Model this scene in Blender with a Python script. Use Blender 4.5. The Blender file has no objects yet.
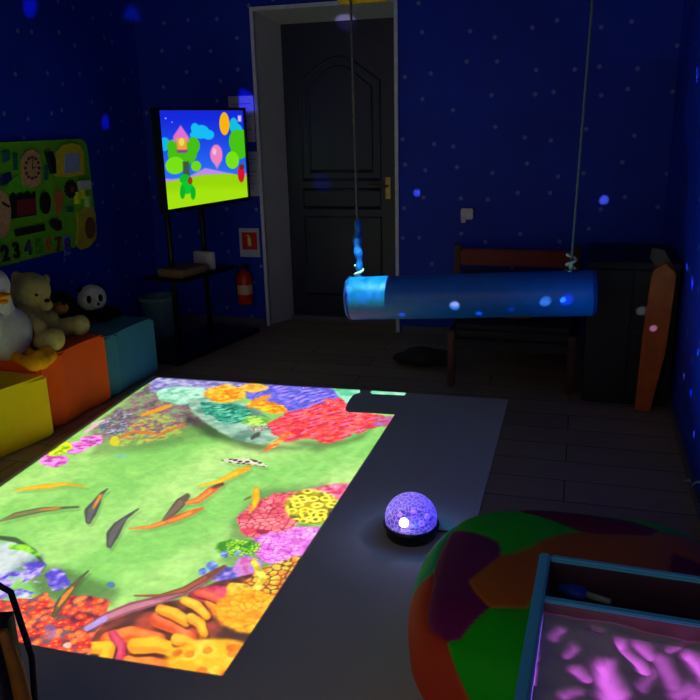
import bpy, bmesh, math, random
import numpy as np
from mathutils import Vector, Matrix
random.seed(7)
PI = math.pi
scn = bpy.context.scene
COL = scn.collection

# ------------------------------------------------------------------ camera
F_PX, YAW, PITCH, ROLL, HEYE = 770.5, -0.29303, 0.287862, -0.0251472, 1.45
def cam_axes():
    cy, sy, cp, sp = math.cos(YAW), math.sin(YAW), math.cos(PITCH), math.sin(PITCH)
    fwd = Vector((sy*cp, cy*cp, -sp)); right = Vector((cy, -sy, 0)); up = right.cross(fwd)
    cr, sr = math.cos(ROLL), math.sin(ROLL)
    return right*cr + up*sr, -right*sr + up*cr, fwd
CR, CU, CF = cam_axes()
EYE = Vector((0, 0, HEYE))
def ray(x, y): return CR*((x-350)/F_PX) - CU*((y-350)/F_PX) + CF
def on_z(x, y, z=0.0): d = ray(x, y); return EYE + d*((z-HEYE)/d.z)
def on_y(x, y, Y): d = ray(x, y); return EYE + d*(Y/d.y)
def on_x(x, y, X): d = ray(x, y); return EYE + d*(X/d.x)
cam = bpy.data.cameras.new('camera'); camo = bpy.data.objects.new('camera', cam); COL.objects.link(camo)
camo.matrix_world = Matrix(((CR.x, CU.x, -CF.x, 0), (CR.y, CU.y, -CF.y, 0), (CR.z, CU.z, -CF.z, HEYE), (0, 0, 0, 1)))
cam.sensor_fit = 'HORIZONTAL'; cam.sensor_width = 36; cam.lens = F_PX/700*36; cam.clip_start = .02
scn.camera = camo
scn.view_settings.view_transform = 'Standard'; scn.view_settings.look = 'None'
scn.view_settings.exposure = 0; scn.view_settings.gamma = 1

# ------------------------------------------------------------------ materials
def s2l(c):
    return tuple((v/255/12.92 if v/255 <= .04045 else ((v/255+.055)/1.055)**2.4) for v in c)
MATS = {}
def mat(name, rgb, rough=.6, metal=0, vary=.12, scale=30, bump=0, bscale=200, emit=None, estr=0, spec=.5):
    if name in MATS: return MATS[name]
    m = bpy.data.materials.new(name); m.use_nodes = True
    nt = m.node_tree; b = nt.nodes['Principled BSDF']
    b.inputs['Roughness'].default_value = rough; b.inputs['Metallic'].default_value = metal
    b.inputs['Specular IOR Level'].default_value = spec
    c = s2l(rgb)
    tc = nt.nodes.new('ShaderNodeTexCoord'); n = nt.nodes.new('ShaderNodeTexNoise'); n.inputs['Scale'].default_value = scale
    nt.links.new(tc.outputs['Object'], n.inputs['Vector'])
    r = nt.nodes.new('ShaderNodeValToRGB'); nt.links.new(n.outputs['Fac'], r.inputs['Fac'])
    r.color_ramp.elements[0].position = .3; r.color_ramp.elements[1].position = .7
    r.color_ramp.elements[0].color = tuple(v*(1-vary) for v in c)+(1,)
    r.color_ramp.elements[1].color = tuple(min(1, v*(1+vary)) for v in c)+(1,)
    nt.links.new(r.outputs['Color'], b.inputs['Base Color'])
    if bump:
        n2 = nt.nodes.new('ShaderNodeTexNoise'); n2.inputs['Scale'].default_value = bscale
        nt.links.new(tc.outputs['Object'], n2.inputs['Vector'])
        bp = nt.nodes.new('ShaderNodeBump'); bp.inputs['Strength'].default_value = bump; bp.inputs['Distance'].default_value = .01
        nt.links.new(n2.outputs['Fac'], bp.inputs['Height']); nt.links.new(bp.outputs['Normal'], b.inputs['Normal'])
    if emit:
        b.inputs['Emission Color'].default_value = s2l(emit)+(1,); b.inputs['Emission Strength'].default_value = estr
    MATS[name] = m
    return m

# ------------------------------------------------------------------ mesh helpers
def new_obj(name, bm, m=None, parent=None, smooth=False):
    me = bpy.data.meshes.new(name); bm.normal_update(); bm.to_mesh(me); bm.free()
    if m is not None:
        for mm in (m if isinstance(m, (list, tuple)) else [m]): me.materials.append(mm)
    if smooth:
        me.shade_smooth()
    o = bpy.data.objects.new(name, me); COL.objects.link(o)
    if parent is not None: o.parent = parent
    return o
def tag(o, label=None, cat=None, group=None, kind=None):
    if label: o['label'] = label
    if cat: o['category'] = cat
    if group: o['group'] = group
    if kind: o['kind'] = kind
    return o
def empty(name, label, cat, loc=(0, 0, 0), rz=0, group=None):
    o = bpy.data.objects.new(name, None); COL.objects.link(o); o.location = loc; o.rotation_euler = (0, 0, rz)
    o.empty_display_size = .05
    return tag(o, label, cat, group)
def box(bm, x0, x1, y0, y1, z0, z1, M=None, mi=0):
    vs = [bm.verts.new(Vector(c)) for c in ((x0,y0,z0),(x1,y0,z0),(x1,y1,z0),(x0,y1,z0),(x0,y0,z1),(x1,y0,z1),(x1,y1,z1),(x0,y1,z1))]
    if M is not None:
        for v in vs: v.co = M @ v.co
    for f in ((0,3,2,1),(4,5,6,7),(0,1,5,4),(1,2,6,5),(2,3,7,6),(3,0,4,7)):
        fc = bm.faces.new([vs[i] for i in f]); fc.material_index = mi
    return vs
def bevel(bm, w=.004, seg=2):
    bmesh.ops.bevel(bm, geom=[e for e in bm.edges], offset=w, segments=seg, affect='EDGES', clamp_overlap=True)
def bbox(x0, x1, y0, y1, z0, z1, b=.004, M=None, seg=2):
    bm = bmesh.new(); box(bm, x0, x1, y0, y1, z0, z1, M)
    if b: bevel(bm, b, seg)
    return bm
def prism(bm, pts, z0, z1, M=None):
    lo = [bm.verts.new(Vector((x, y, z0))) for x, y in pts]; hi = [bm.verts.new(Vector((x, y, z1))) for x, y in pts]
    if M is not None:
        for v in lo+hi: v.co = M @ v.co
    bm.faces.new(lo[::-1]); bm.faces.new(hi)
    n = len(pts)
    for i in range(n): bm.faces.new([lo[i], lo[(i+1) % n], hi[(i+1) % n], hi[i]])
def tube(bm, pts, rad, seg=10, cap=True, twist=None):
    pts = [Vector(p) for p in pts]; n = len(pts)
    rs = rad if isinstance(rad, (list, tuple)) else [rad]*n
    rings = []; up = None
    for i, p in enumerate(pts):
        t = (pts[min(i+1, n-1)]-pts[max(i-1, 0)]).normalized()
        if up is None: up = t.orthogonal().normalized()
        up = (up - t*up.dot(t)).normalized(); s = t.cross(up)
        ring = []
        for k in range(seg):
            a = 2*PI*k/seg; r = rs[i]
            if twist: r *= 1+.28*math.cos(3*(a-twist*i))
            ring.append(bm.verts.new(p+up*math.cos(a)*r+s*math.sin(a)*r))
        rings.append(ring)
    for i in range(n-1):
        for k in range(seg):
            bm.faces.new([rings[i][k], rings[i][(k+1) % seg], rings[i+1][(k+1) % seg], rings[i+1][k]])
    if cap: bm.faces.new(rings[0][::-1]); bm.faces.new(rings[-1])
def lathe(bm, prof, seg=48, M=None):
    rings = []
    for r, z in prof:
        if r < 1e-6: rings.append([bm.verts.new((0, 0, z))])
        else: rings.append([bm.verts.new((r*math.cos(2*PI*k/seg), r*math.sin(2*PI*k/seg), z)) for k in range(seg)])
    for a, b in zip(rings, rings[1:]):
        for k in range(seg):
            q = [a[k % len(a)], a[(k+1) % len(a)], b[(k+1) % len(b)], b[k % len(b)]]
            u = []
            for v in q:
                if v not in u: u.append(v)
            if len(u) > 2: bm.faces.new(u)
    if M is not None:
        for v in bm.verts: v.co = M @ v.co
def ellip(bm, c, r, rot=None, seg=20):
    M = Matrix.Translation(Vector(c))
    if rot: M = M @ (Matrix.Rotation(rot[2], 4, 'Z') @ Matrix.Rotation(rot[1], 4, 'Y') @ Matrix.Rotation(rot[0], 4, 'X'))
    M = M @ Matrix.Diagonal((*r, 1)) if len(r) == 3 else M
    bmesh.ops.create_uvsphere(bm, u_segments=seg, v_segments=seg//2+2, radius=1, matrix=M)
def limb(bm, a, b, ra, rb, seg=16):
    a, b = Vector(a), Vector(b); n = 7
    d = (b-a); L = d.length; u = d/L
    pts = [a-u*ra*.95]; rs = [ra*.3]
    for i in range(n):
        t = i/(n-1); pts.append(a+d*t); rs.append(ra*(1-t)+rb*t)
    pts.insert(1, a-u*ra*.6); rs.insert(1, ra*.8)
    pts += [b+u*rb*.6, b+u*rb*.95]; rs += [rb*.8, rb*.3]
    tube(bm, pts, rs, seg)
def fused(name, bm, m, parent, voxel=.008, smooth=6):
    o = new_obj(name, bm, m, parent)
    r = o.modifiers.new('remesh', 'REMESH'); r.mode = 'VOXEL'; r.voxel_size = voxel; r.use_smooth_shade = True
    s = o.modifiers.new('smooth', 'SMOOTH'); s.iterations = smooth; s.factor = .5
    return o
def text_mesh(name, body, size, depth, M, m, parent=None, bold=0.0):
    cu = bpy.data.curves.new(name, 'FONT'); cu.body = body; cu.size = size; cu.extrude = depth; cu.offset = bold
    cu.align_x = 'CENTER'; cu.align_y = 'CENTER'
    t = bpy.data.objects.new(name, cu); COL.objects.link(t)
    dg = bpy.context.evaluated_depsgraph_get(); me = bpy.data.meshes.new_from_object(t.evaluated_get(dg))
    bpy.data.objects.remove(t); me.transform(M); me.materials.clear(); me.materials.append(m); me.name = name
    o = bpy.data.objects.new(name, me); COL.objects.link(o)
    if parent is not None: o.parent = parent
    return o

# ------------------------------------------------------------------ numpy painter (pictures made of light: projector slide, television)
rng = np.random.RandomState(3)
HT = rng.rand(256, 256)
def vnoise(x, y):
    xi = np.floor(x).astype(int); yi = np.floor(y).astype(int); fx = x-xi; fy = y-yi
    fx = fx*fx*(3-2*fx); fy = fy*fy*(3-2*fy)
    g = lambda a, b: HT[a & 255, b & 255]
    return (g(xi, yi)*(1-fx)+g(xi+1, yi)*fx)*(1-fy)+(g(xi, yi+1)*(1-fx)+g(xi+1, yi+1)*fx)*fy
def fbm(x, y, o=4):
    s = 0; a = .5; t = 0
    for i in range(o):
        s = s+a*vnoise(x*2**i+17*i, y*2**i+31*i); t += a; a *= .5
    return s/t
def voro(x, y):
    xi = np.floor(x).astype(int); yi = np.floor(y).astype(int); f1 = np.full(x.shape, 9.); f2 = f1.copy()
    for dx in (-1, 0, 1):
        for dy in (-1, 0, 1):
            cx = xi+dx; cy = yi+dy
            px = cx+HT[cx & 255, cy & 255]; py = cy+HT[(cx+91) & 255, (cy+57) & 255]
            d = np.hypot(px-x, py-y)
            f2 = np.minimum(f2, np.maximum(d, f1)); f1 = np.minimum(f1, d)
    return f1, f2
def smooth(a, b, x):
    t = np.clip((x-a)/(b-a), 0, 1); return t*t*(3-2*t)
class Canvas:
    def __init__(s, X, Y, U, V):      # X,Y drawing coordinates; U,V metric coordinates for texture
        s.X, s.Y, s.U, s.V = X, Y, U, V
        s.C = np.zeros(X.shape+(3,))
        s.wx = 0; s.wy = 0
    def put(s, m, col):
        col = np.asarray(col, float)/255 if not isinstance(col, np.ndarray) else col
        s.C = s.C*(1-m[..., None])+col*m[..., None]
    def warp(s, amp, sc):
        return s.X+amp*(fbm(s.U*sc, s.V*sc, 3)-.5)*2, s.Y+amp*.6*(fbm(s.U*sc+50, s.V*sc+9, 3)-.5)*2
    def ell(s, cx, cy, rx, ry, amp=0, sc=20, soft=.12, ang=0):
        x, y = s.warp(amp, sc) if amp else (s.X, s.Y)
        ca, sa = math.cos(ang), math.sin(ang)
        dx, dy = x-cx, y-cy
        d = np.hypot((dx*ca+dy*sa)/rx, (-dx*sa+dy*ca)/ry)
        return smooth(1+soft, 1-soft, d)
    def poly(s, pts, amp=0, sc=20, soft=1.0):
        x, y = s.warp(amp, sc) if amp else (s.X, s.Y)
        ins = np.zeros(x.shape, bool); dm = np.full(x.shape, 1e9)
        n = len(pts)
        for i in range(n):
            (x0, y0), (x1, y1) = pts[i], pts[(i+1) % n]
            if y0 != y1:
                c = ((y0 > y) != (y1 > y)) & (x < (x1-x0)*(y-y0)/(y1-y0)+x0); ins ^= c
            L2 = (x1-x0)**2+(y1-y0)**2+1e-9
            t = np.clip(((x-x0)*(x1-x0)+(y-y0)*(y1-y0))/L2, 0, 1)
            dm = np.minimum(dm, np.hypot(x-x0-t*(x1-x0), y-y0-t*(y1-y0)))
        sd = np.where(ins, dm, -dm)
        return smooth(-soft, soft, sd)
    def stroke(s, pts, soft=.8, amp=0, sc=20):   # pts (x, y, halfwidth)
        x, y = s.warp(amp, sc) if amp else (s.X, s.Y)
        m = np.zeros(x.shape)
        for (x0, y0, w0), (x1, y1, w1) in zip(pts, pts[1:]):
            L2 = (x1-x0)**2+(y1-y0)**2+1e-9
            t = np.clip(((x-x0)*(x1-x0)+(y-y0)*(y1-y0))/L2, 0, 1)
            d = np.hypot(x-x0-t*(x1-x0), y-y0-t*(y1-y0)); w = w0+(w1-w0)*t
            m = np.maximum(m, smooth(w+soft, w-soft*.5, d))
        return m
def lerp(a, b, t): return np.array(a, float)/255*(1-t[..., None])+np.array(b, float)/255*t[..., None]
def tri(a, b, c, t):
    return np.where(t[..., None] < .5, lerp(a, b, np.clip(t*2, 0, 1)), lerp(b, c, np.clip(t*2-1, 0, 1)))
def srgb_lin(C): return np.where(C <= .04045, C/12.92, ((C+.055)/1.055)**2.4)

def paint_reef(c):
    U, V = c.U, c.V
    n1 = fbm(U*2.2+V*1.2, V*.9-U*.6, 4); n2 = fbm(U*9, V*9, 3); n3 = fbm(U*28, V*28, 2)
    bands = .5+.5*np.sin((c.X*.55+c.Y*1.25)*.062+3.2*n1)
    c.C = lerp((132, 204, 98), (190, 232, 140), np.clip(-.02+.8*bands**1.6*n1*1.6+.5*(n2-.4)+.25*(n3-.5), 0, 1))
    t = lambda sc, o=0: np.clip((fbm(U*sc+o, V*sc-o, 3)-.3)*2.6, 0, 1)
    f1, f2 = voro(U*34, V*34); g1, g2 = voro(U*17, V*17); h1, h2 = voro(U*60, V*60)
    cells = np.clip((f2-f1)*2.2, 0, 1); bigc = np.clip((g2-g1)*2.2, 0, 1); tiny = np.clip((h2-h1)*2, 0, 1)
    stre = np.clip(.5+.8*np.sin((c.X*.45+c.Y*1.5)*1.15+7*n2), 0, 1)
    dark = lambda m, k=.55, a=.6: c.put(m*a, c.C*k)
    def P(m, col): c.put(m, col)
    # --- far left reef
    dark(c.poly([(90, 455), (110, 415), (160, 395), (215, 415), (225, 435), (150, 450)], 4, 12, 6), .55, .55)
    P(c.poly([(86, 432), (150, 382), (178, 398), (216, 415), (212, 424), (170, 432), (142, 438), (112, 440)], 4, 16, 2)*.95,
      tri((64, 84, 84), (150, 100, 120), (120, 170, 110), np.clip(t(22)*.6+t(70)*.5, 0, 1)))
    P(c.poly([(98, 425), (120, 408), (132, 412), (122, 436), (104, 436)], 3, 20)*smooth(.4, .6, fbm(U*44, V*44, 2))*.8, tri((50, 70, 100), (96, 116, 176), (190, 205, 225), t(60, 3)))
    P(c.poly([(126, 428), (150, 412), (190, 422), (180, 434), (150, 442), (118, 447), (106, 441)], 3, 26)*smooth(.32, .55, fbm(U*38, V*38, 2))*.8, tri((150, 200, 90), (200, 210, 60), (190, 90, 90), t(50, 5)))
    P(c.stroke([(112, 440, .8), (135, 432, 1.2), (160, 434, 1), (185, 424, .9)], amp=2)*.9, (214, 110, 40))
    P(c.stroke([(142, 415, 1.2), (160, 409, 1.8), (171, 405, 1)]), (246, 150, 20))
    P(c.stroke([(84, 432, 1), (94, 425, 2), (103, 420, 1)], amp=2), (220, 190, 190))
    for ex, ey, rx, ry in ((92, 441, 11, 5.5), (76, 448, 13, 6.5), (54, 460, 15, 6)):
        P(c.ell(ex, ey, rx, ry, 5, 25), tri((175, 60, 160), (232, 120, 226), (250, 160, 240), t(45, ex)))
    P(c.ell(60, 449, 13, 5.5, 2, 25, ang=-.4), tri((110, 170, 10), (200, 240, 40), (240, 220, 30), t(60)))
    P(c.ell(114, 441, 5, 5, 2, 30), (206, 200, 30))
    P(c.ell(122, 456, 6, 2.5, 1)*.6, (110, 190, 170))
    # --- far reef
    P(c.poly([(150, 376), (250, 378), (240, 392), (200, 390), (150, 392)], 1.5, 14, 1.5), tri((110, 104, 180), (150, 136, 214), (176, 186, 220), t(30)))
    dark(c.poly([(185, 412), (230, 435), (278, 446), (300, 448), (260, 452), (215, 440), (184, 422)], 2, 12, 5), .4, .75)
    P(c.poly([(155, 391), (175, 386), (205, 388), (212, 402), (180, 405), (160, 400)], 2, 16), tri((110, 190, 160), (160, 222, 196), (190, 235, 220), t(26)))
    P(c.poly([(186, 400), (214, 396), (252, 404), (268, 418), (284, 436), (262, 445), (236, 440), (212, 428), (202, 420), (190, 410)], 2, 16, 1.5), tri((90, 132, 116), (130, 176, 156), (168, 206, 190), t(14)))
    P(c.poly([(200, 402), (238, 403), (252, 412), (248, 424), (225, 424), (206, 415)], 3, 24), np.where(stre[..., None] > .5, tri((24, 110, 96), (44, 170, 136), (120, 210, 180), t(40)), lerp((20, 90, 80), (80, 190, 160), t(50, 7))))
    P(c.ell(257, 421, 15, 5, 3, 30), tri((90, 170, 60), (160, 224, 80), (210, 240, 110), t(50)))
    P(c.poly([(240, 380), (345, 386), (352, 398), (335, 409), (300, 411), (275, 413), (246, 398)], 2, 20), np.where(stre[..., None] > .45, tri((90, 80, 220), (126, 110, 240), (170, 130, 235), t(28)), lerp((60, 70, 200), (110, 120, 240), t(40))))
    P(c.ell(225, 394, 20, 9, 3, 26), tri((225, 120, 0), (252, 172, 16), (255, 205, 60), t(40)))
    P(c.ell(254, 387.5, 15, 4.5, 2, 26), tri((210, 130, 30), (248, 180, 40), (255, 205, 90), t(40, 3)))
    P(c.poly([(246, 405), (256, 398), (284, 405), (288, 412), (272, 414)], 2, 26), tri((230, 110, 0), (252, 170, 10), (255, 215, 30), t(40, 8)))
    P(c.stroke([(249, 407, 1), (262, 398, 2.2), (270, 396, 1)]), (244, 150, 10))
    P(c.poly([(330, 386), (420, 390), (420, 414), (352, 412), (344, 402)], 1.5, 20), tri((90, 196, 150), (118, 214, 176), (160, 230, 205), t(20)))
    dark(c.poly([(280, 440), (345, 440), (372, 428), (360, 440), (318, 452)], 2, 14, 4), .5, .6)
    P(c.poly([(268, 424), (285, 412), (306, 408), (328, 399), (342, 396), (352, 412), (378, 415), (394, 417), (386, 426), (372, 428), (350, 436), (330, 444), (306, 438), (284, 442), (276, 436)], 4, 26),
      np.where(stre[..., None] > .55, tri((225, 40, 60), (240, 70, 100), (250, 110, 170), t(30)), tri((200, 30, 50), (240, 70, 50), (250, 120, 60), t(40, 4))))
    P(c.poly([(372, 417), (394, 416), (388, 426), (376, 428)], 3, 40)*smooth(.4, .6, fbm(U*40, V*40, 2))*.8, (150, 110, 190))
    P(c.stroke([(264, 451, .8), (275, 444, 2.6), (289, 434, 1.6)], amp=1), tri((240, 90, 20), (250, 140, 60), (250, 190, 90), t(60)))
    P(c.stroke([(248, 427, 1), (258, 430, 3.4), (266, 427, 1.5)])*.9, np.where(tiny[..., None] > .45, lerp((225, 225, 210), (200, 210, 190), n3), lerp((60, 30, 30), (90, 60, 60), n3)))
    P(c.stroke([(252, 438, 1.6), (258, 434, 2)])*.8, (60, 55, 50))
    # --- right reef
    dark(c.poly([(232, 520), (262, 490), (300, 486), (330, 480), (300, 560), (240, 575), (222, 560)], 3, 14, 6), .5, .5)
    P(c.ell(330, 493, 34, 8, 3, 26, ang=-.12), tri((200, 60, 90), (240, 100, 150), (250, 150, 190), t(40)))
    P(c.poly([(236, 518), (250, 505), (272, 494), (300, 490), (318, 492), (300, 520), (290, 536), (262, 541), (240, 532)], 4, 20), np.where(cells[..., None] < .3, lerp((150, 30, 50), (190, 50, 70), t(30)), tri((224, 70, 90), (240, 96, 120), (250, 140, 150), t(24))))
    P(c.poly([(246, 545), (262, 535), (300, 528), (352, 526), (330, 552), (305, 572), (262, 562)], 4, 20), np.where(cells[..., None] < .22, lerp((170, 60, 190), (200, 90, 200), t(30)), tri((214, 100, 214), (236, 130, 236), (250, 180, 246), t(30))))
    q1, q2 = voro(U*21, V*21); rg = np.abs(q1-.36)
    P(c.ell(312, 507, 27, 17.5, 1.5, 20), np.where((rg[..., None] < .15), lerp((235, 225, 30), (250, 246, 90), t(40)), lerp((110, 100, 0), (190, 170, 20), t(30))))
    P(c.ell(238, 548, 22, 8.5, 4, 28), np.where(tiny[..., None] > .35, tri((60, 150, 20), (130, 214, 40), (180, 240, 60), t(40)), lerp((30, 80, 20), (60, 110, 30), n2)))
    for bx, by, br in ((224, 554, 4.5), (238, 553, 3.5), (212, 566, 6), (246, 557, 3), (203, 572, 5)):
        P(c.ell(bx, by, br, br*.8, 1.5, 40)*.9, tri((60, 90, 200), (110, 140, 230), (160, 180, 240), t(60)))
    P(c.ell(226, 575, 18, 9, 3, 26), tri((80, 80, 190), (120, 110, 220), (180, 150, 230), t(40, 2)))
    P(c.ell(248, 568, 15, 11, 3, 26), tri((190, 90, 170), (220, 130, 200), (170, 130, 230), t(40, 6)))
    # --- near reef, warm tubes
    P(c.poly([(60, 640), (128, 606), (178, 600), (214, 582), (262, 572), (330, 550), (330, 600), (260, 720), (0, 720), (20, 640)], 3, 14), tri((70, 40, 30), (120, 60, 40), (180, 70, 50), t(16)))
    P(c.poly([(240, 585), (262, 568), (296, 556), (318, 560), (300, 592), (262, 602)], 3, 20), np.where(cells[..., None] < .35, lerp((90, 50, 10), (150, 80, 20), n2), tri((210, 110, 20), (235, 150, 40), (220, 200, 60), t(30))))
    P(c.stroke([(254, 562, 3), (262, 578, 4), (256, 590, 3)], amp=2), tri((190, 170, 40), (230, 215, 60), (240, 235, 110), t(30)))
    P(c.ell(212, 594, 22, 8, 3, 22), tri((200, 50, 60), (225, 70, 130), (240, 110, 60), t(34)))
    P(c.ell(238, 590, 14, 7, 3, 26), tri((170, 100, 10), (225, 170, 40), (240, 210, 60), t(44)))
    def tub(pts, a, b, d=.35):
        m = c.stroke([(x+1.5, y+2.5, w*1.06) for x, y, w in pts], amp=1.5); P(m*.8, (80, 30, 20))
        m = c.stroke(pts, 1, 1.5, 16)
        core = c.stroke([(x-.5, y-w*.35, w*.45) for x, y, w in pts], 3)
        P(m, lerp(a, b, np.clip(core*.8+.3*(t(30)-.4), 0, 1)))
    tub([(108, 640, 8), (130, 634, 8), (158, 640, 7)], (225, 80, 20), (255, 140, 60))
    tub([(112, 634, 4), (120, 646, 6), (118, 664, 6)], (190, 40, 80), (225, 80, 110))
    tub([(92, 648, 6), (108, 648, 7), (104, 660, 7)], (235, 160, 10), (255, 205, 40))
    tub([(128, 662, 6), (150, 664, 7), (170, 668, 6)], (225, 90, 20), (250, 150, 50))
    tub([(135, 646, 8), (155, 645, 8), (176, 651, 7)], (240, 150, 10), (255, 205, 40))
    tub([(158, 620, 8), (176, 626, 9), (188, 638, 8)], (220, 80, 30), (250, 130, 70))
    tub([(160, 609, 5), (174, 614, 6), (186, 622, 5)], (240, 140, 10), (255, 200, 50))
    tub([(184, 600, 4), (196, 606, 5), (206, 616, 4)], (240, 150, 20), (255, 210, 60))
    tub([(190, 618, 5), (200, 624, 5), (204, 634, 4)], (240, 140, 10), (255, 205, 50))
    tub([(176, 640, 6), (186, 642, 6), (196, 650, 5)], (250, 160, 20), (255, 200, 60))
    tub([(208, 602, 4), (216, 610, 5), (230, 612, 5)], (230, 110, 20), (255, 170, 50))
    tub([(196, 592, 4), (210, 596, 4), (224, 602, 4)], (225, 70, 50), (250, 120, 90))
    P(c.ell(250, 612, 36, 22, 4, 16), np.where(cells[..., None] < .22, lerp((215, 100, 0), (235, 130, 10), n2), tri((245, 150, 0), (255, 176, 10), (255, 200, 40), t(30))))
    P(c.ell(214, 664, 50, 25, 3, 16), np.where(g1[..., None] < .27, lerp((215, 110, 0), (240, 140, 10), t(30)), tri((250, 168, 0), (255, 188, 16), (255, 214, 70), t(30))))
    # --- near left
    P(c.ell(8, 562, 34, 20, 3, 12), tri((110, 140, 130), (160, 190, 190), (200, 214, 220), t(12)))
    dark(c.poly([(20, 560), (70, 570), (120, 588), (112, 604), (40, 600)], 4, 14, 6), .45, .6)
    P(c.stroke([(-6, 537, 1.5), (15, 540, 2.2), (34, 551, 1.5), (44, 566, 1)], 1.5)*.9, (50, 80, 40))
    P(c.stroke([(10, 547, 2), (25, 548, 3.6), (38, 555, 1.5)]), tri((70, 150, 10), (110, 200, 20), (160, 230, 60), t(40)))
    for ex, ey, rx, ry in ((34, 568, 10, 9), (16, 584, 24, 12), (57, 580, 12, 11), (-30, 590, 40, 16)):
        P(c.ell(ex, ey, rx, ry, 5, 24)*smooth(.3, .42, fbm(U*26+4, V*26, 2)), tri((80, 66, 200), (124, 106, 236), (200, 180, 246), t(44, ex)))
    P(c.ell(20, 600, 14, 8, 4, 24)*.8, tri((110, 120, 200), (180, 190, 235), (220, 225, 245), t(44)))
    redm = c.poly([(-40, 598), (30, 600), (44, 593), (58, 604), (66, 594), (108, 598), (104, 622), (92, 640), (86, 664), (-60, 664)], 5, 20)
    P(redm, tri((80, 40, 50), (150, 50, 60), (110, 90, 90), t(22)))
    P(redm*smooth(.6, .42, f1), tri((226, 40, 30), (246, 80, 40), (255, 130, 60), t(28)))
    P(redm*smooth(.17, .1, f1), (255, 170, 50))
    P(redm*smooth(.2, .12, h1)*.6, (240, 90, 110))
    P(c.ell(50, 632, 7, 8, 3, 30)*.6, (130, 110, 190)); P(c.ell(66, 646, 4, 3, 2, 30)*.8, (230, 215, 190))
    # --- the fish
    def fish(pts, col, mid=None, w=.5):
        c.put(c.stroke([(x+2, y+3, q*1.0) for x, y, q in pts], 1.5)*.25, c.C*.5)
        c.put(c.stroke(pts), col)
        if mid is not None: c.put(c.stroke([(x, y, q*w) for x, y, q in pts[:-1]])*.85, mid)
    fish([(14, 490, .4), (30, 488, 1.6), (48, 486, 2.2), (66, 484, 1.2), (86, 486, .3)], (236, 160, 0), (250, 200, 20))
    fish([(0, 521, .8), (16, 515, 2.6), (40, 510, 2.4), (60, 508, 1.2), (78, 507, .8)], (84, 96, 66), (140, 130, 70))
    c.put(c.stroke([(40, 510, .6), (58, 508, 1.2)])*.8, (226, 130, 40))
    for q in ([(88, 521, 3), (90, 512, 6), (96, 503, 4), (101, 494, 1.6), (107, 489, .5)], [(109, 545, 3), (112, 535, 6), (117, 527, 5), (125, 518, 1.8), (138, 509, .5)]):
        fish(q, (74, 78, 74), (98, 100, 96))
    c.put(c.stroke([(93, 508, .8), (100, 496, 1.6)])*.9, (236, 140, 40))
    fish([(129, 529, .5), (150, 527, 1.6), (172, 520, 2.8), (190, 513, 2.6), (203, 508, .8)], (232, 100, 30), (250, 160, 70))
    fish([(163, 520, 1), (172, 512, 4), (180, 503, 5), (187, 496, 2.6)], (98, 84, 66), (124, 104, 84))
    fish([(186, 503, 1.2), (198, 500, 3), (210, 491, 3.6), (222, 484, 1.4)], (228, 100, 30), (248, 150, 70))
    c.put(c.stroke([(214, 487, 1.6), (222, 484, 1.6)])*.8, (90, 60, 40))
    fish([(198, 486, .5), (220, 481, 1.8), (236, 473, 3.2), (250, 467, 1.6)], (240, 166, 0), (252, 206, 40))
    fish([(222, 460, .6), (234, 461, 2.2), (246, 461, 3), (258, 463, 2), (266, 466, .8)], np.where(f1[..., None] < .38, lerp((50, 50, 40), (90, 80, 60), n2), lerp((215, 210, 190), (235, 235, 220), n2)))
    fish([(256, 490, 3), (256, 498, 4), (254, 506, 2.2), (249, 513, .8)], (232, 160, 0), (246, 196, 20))
    c.put(c.stroke([(244, 500, .5), (250, 497, 1)])*.8, (120, 90, 30))
    fish([(88, 628, 2.6), (105, 618, 4.6), (130, 608, 5), (160, 600, 4), (190, 590, 3), (210, 578, 2), (226, 566, .6)], (150, 80, 100), (200, 130, 150))
    c.put(c.stroke([(86, 629, 2.4), (104, 619, 2.8)]), (176, 150, 226))
    fish([(134, 596, .5), (160, 596, 1.4), (184, 590, 3), (205, 578, 3), (224, 566, 1)], (120, 66, 40), (170, 90, 60))
    fish([(53, 616, 2), (60, 603, 4), (70, 590, 3), (80, 578, 1.2), (88, 571, .5)], (74, 80, 50), (110, 90, 50))
    c.put(c.stroke([(58, 606, 1), (64, 597, 2.4), (72, 588, 1.2)])*.9, (240, 140, 50))
    c.put(c.ell(110, 585, 4, 3, 1.5, 40)*.8, (60, 110, 190))
    hf = fbm(U*75, V*75, 2); c.C = np.clip(c.C*(.90+.10*n3[..., None]+.12*hf[..., None]), 0, 1)

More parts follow.
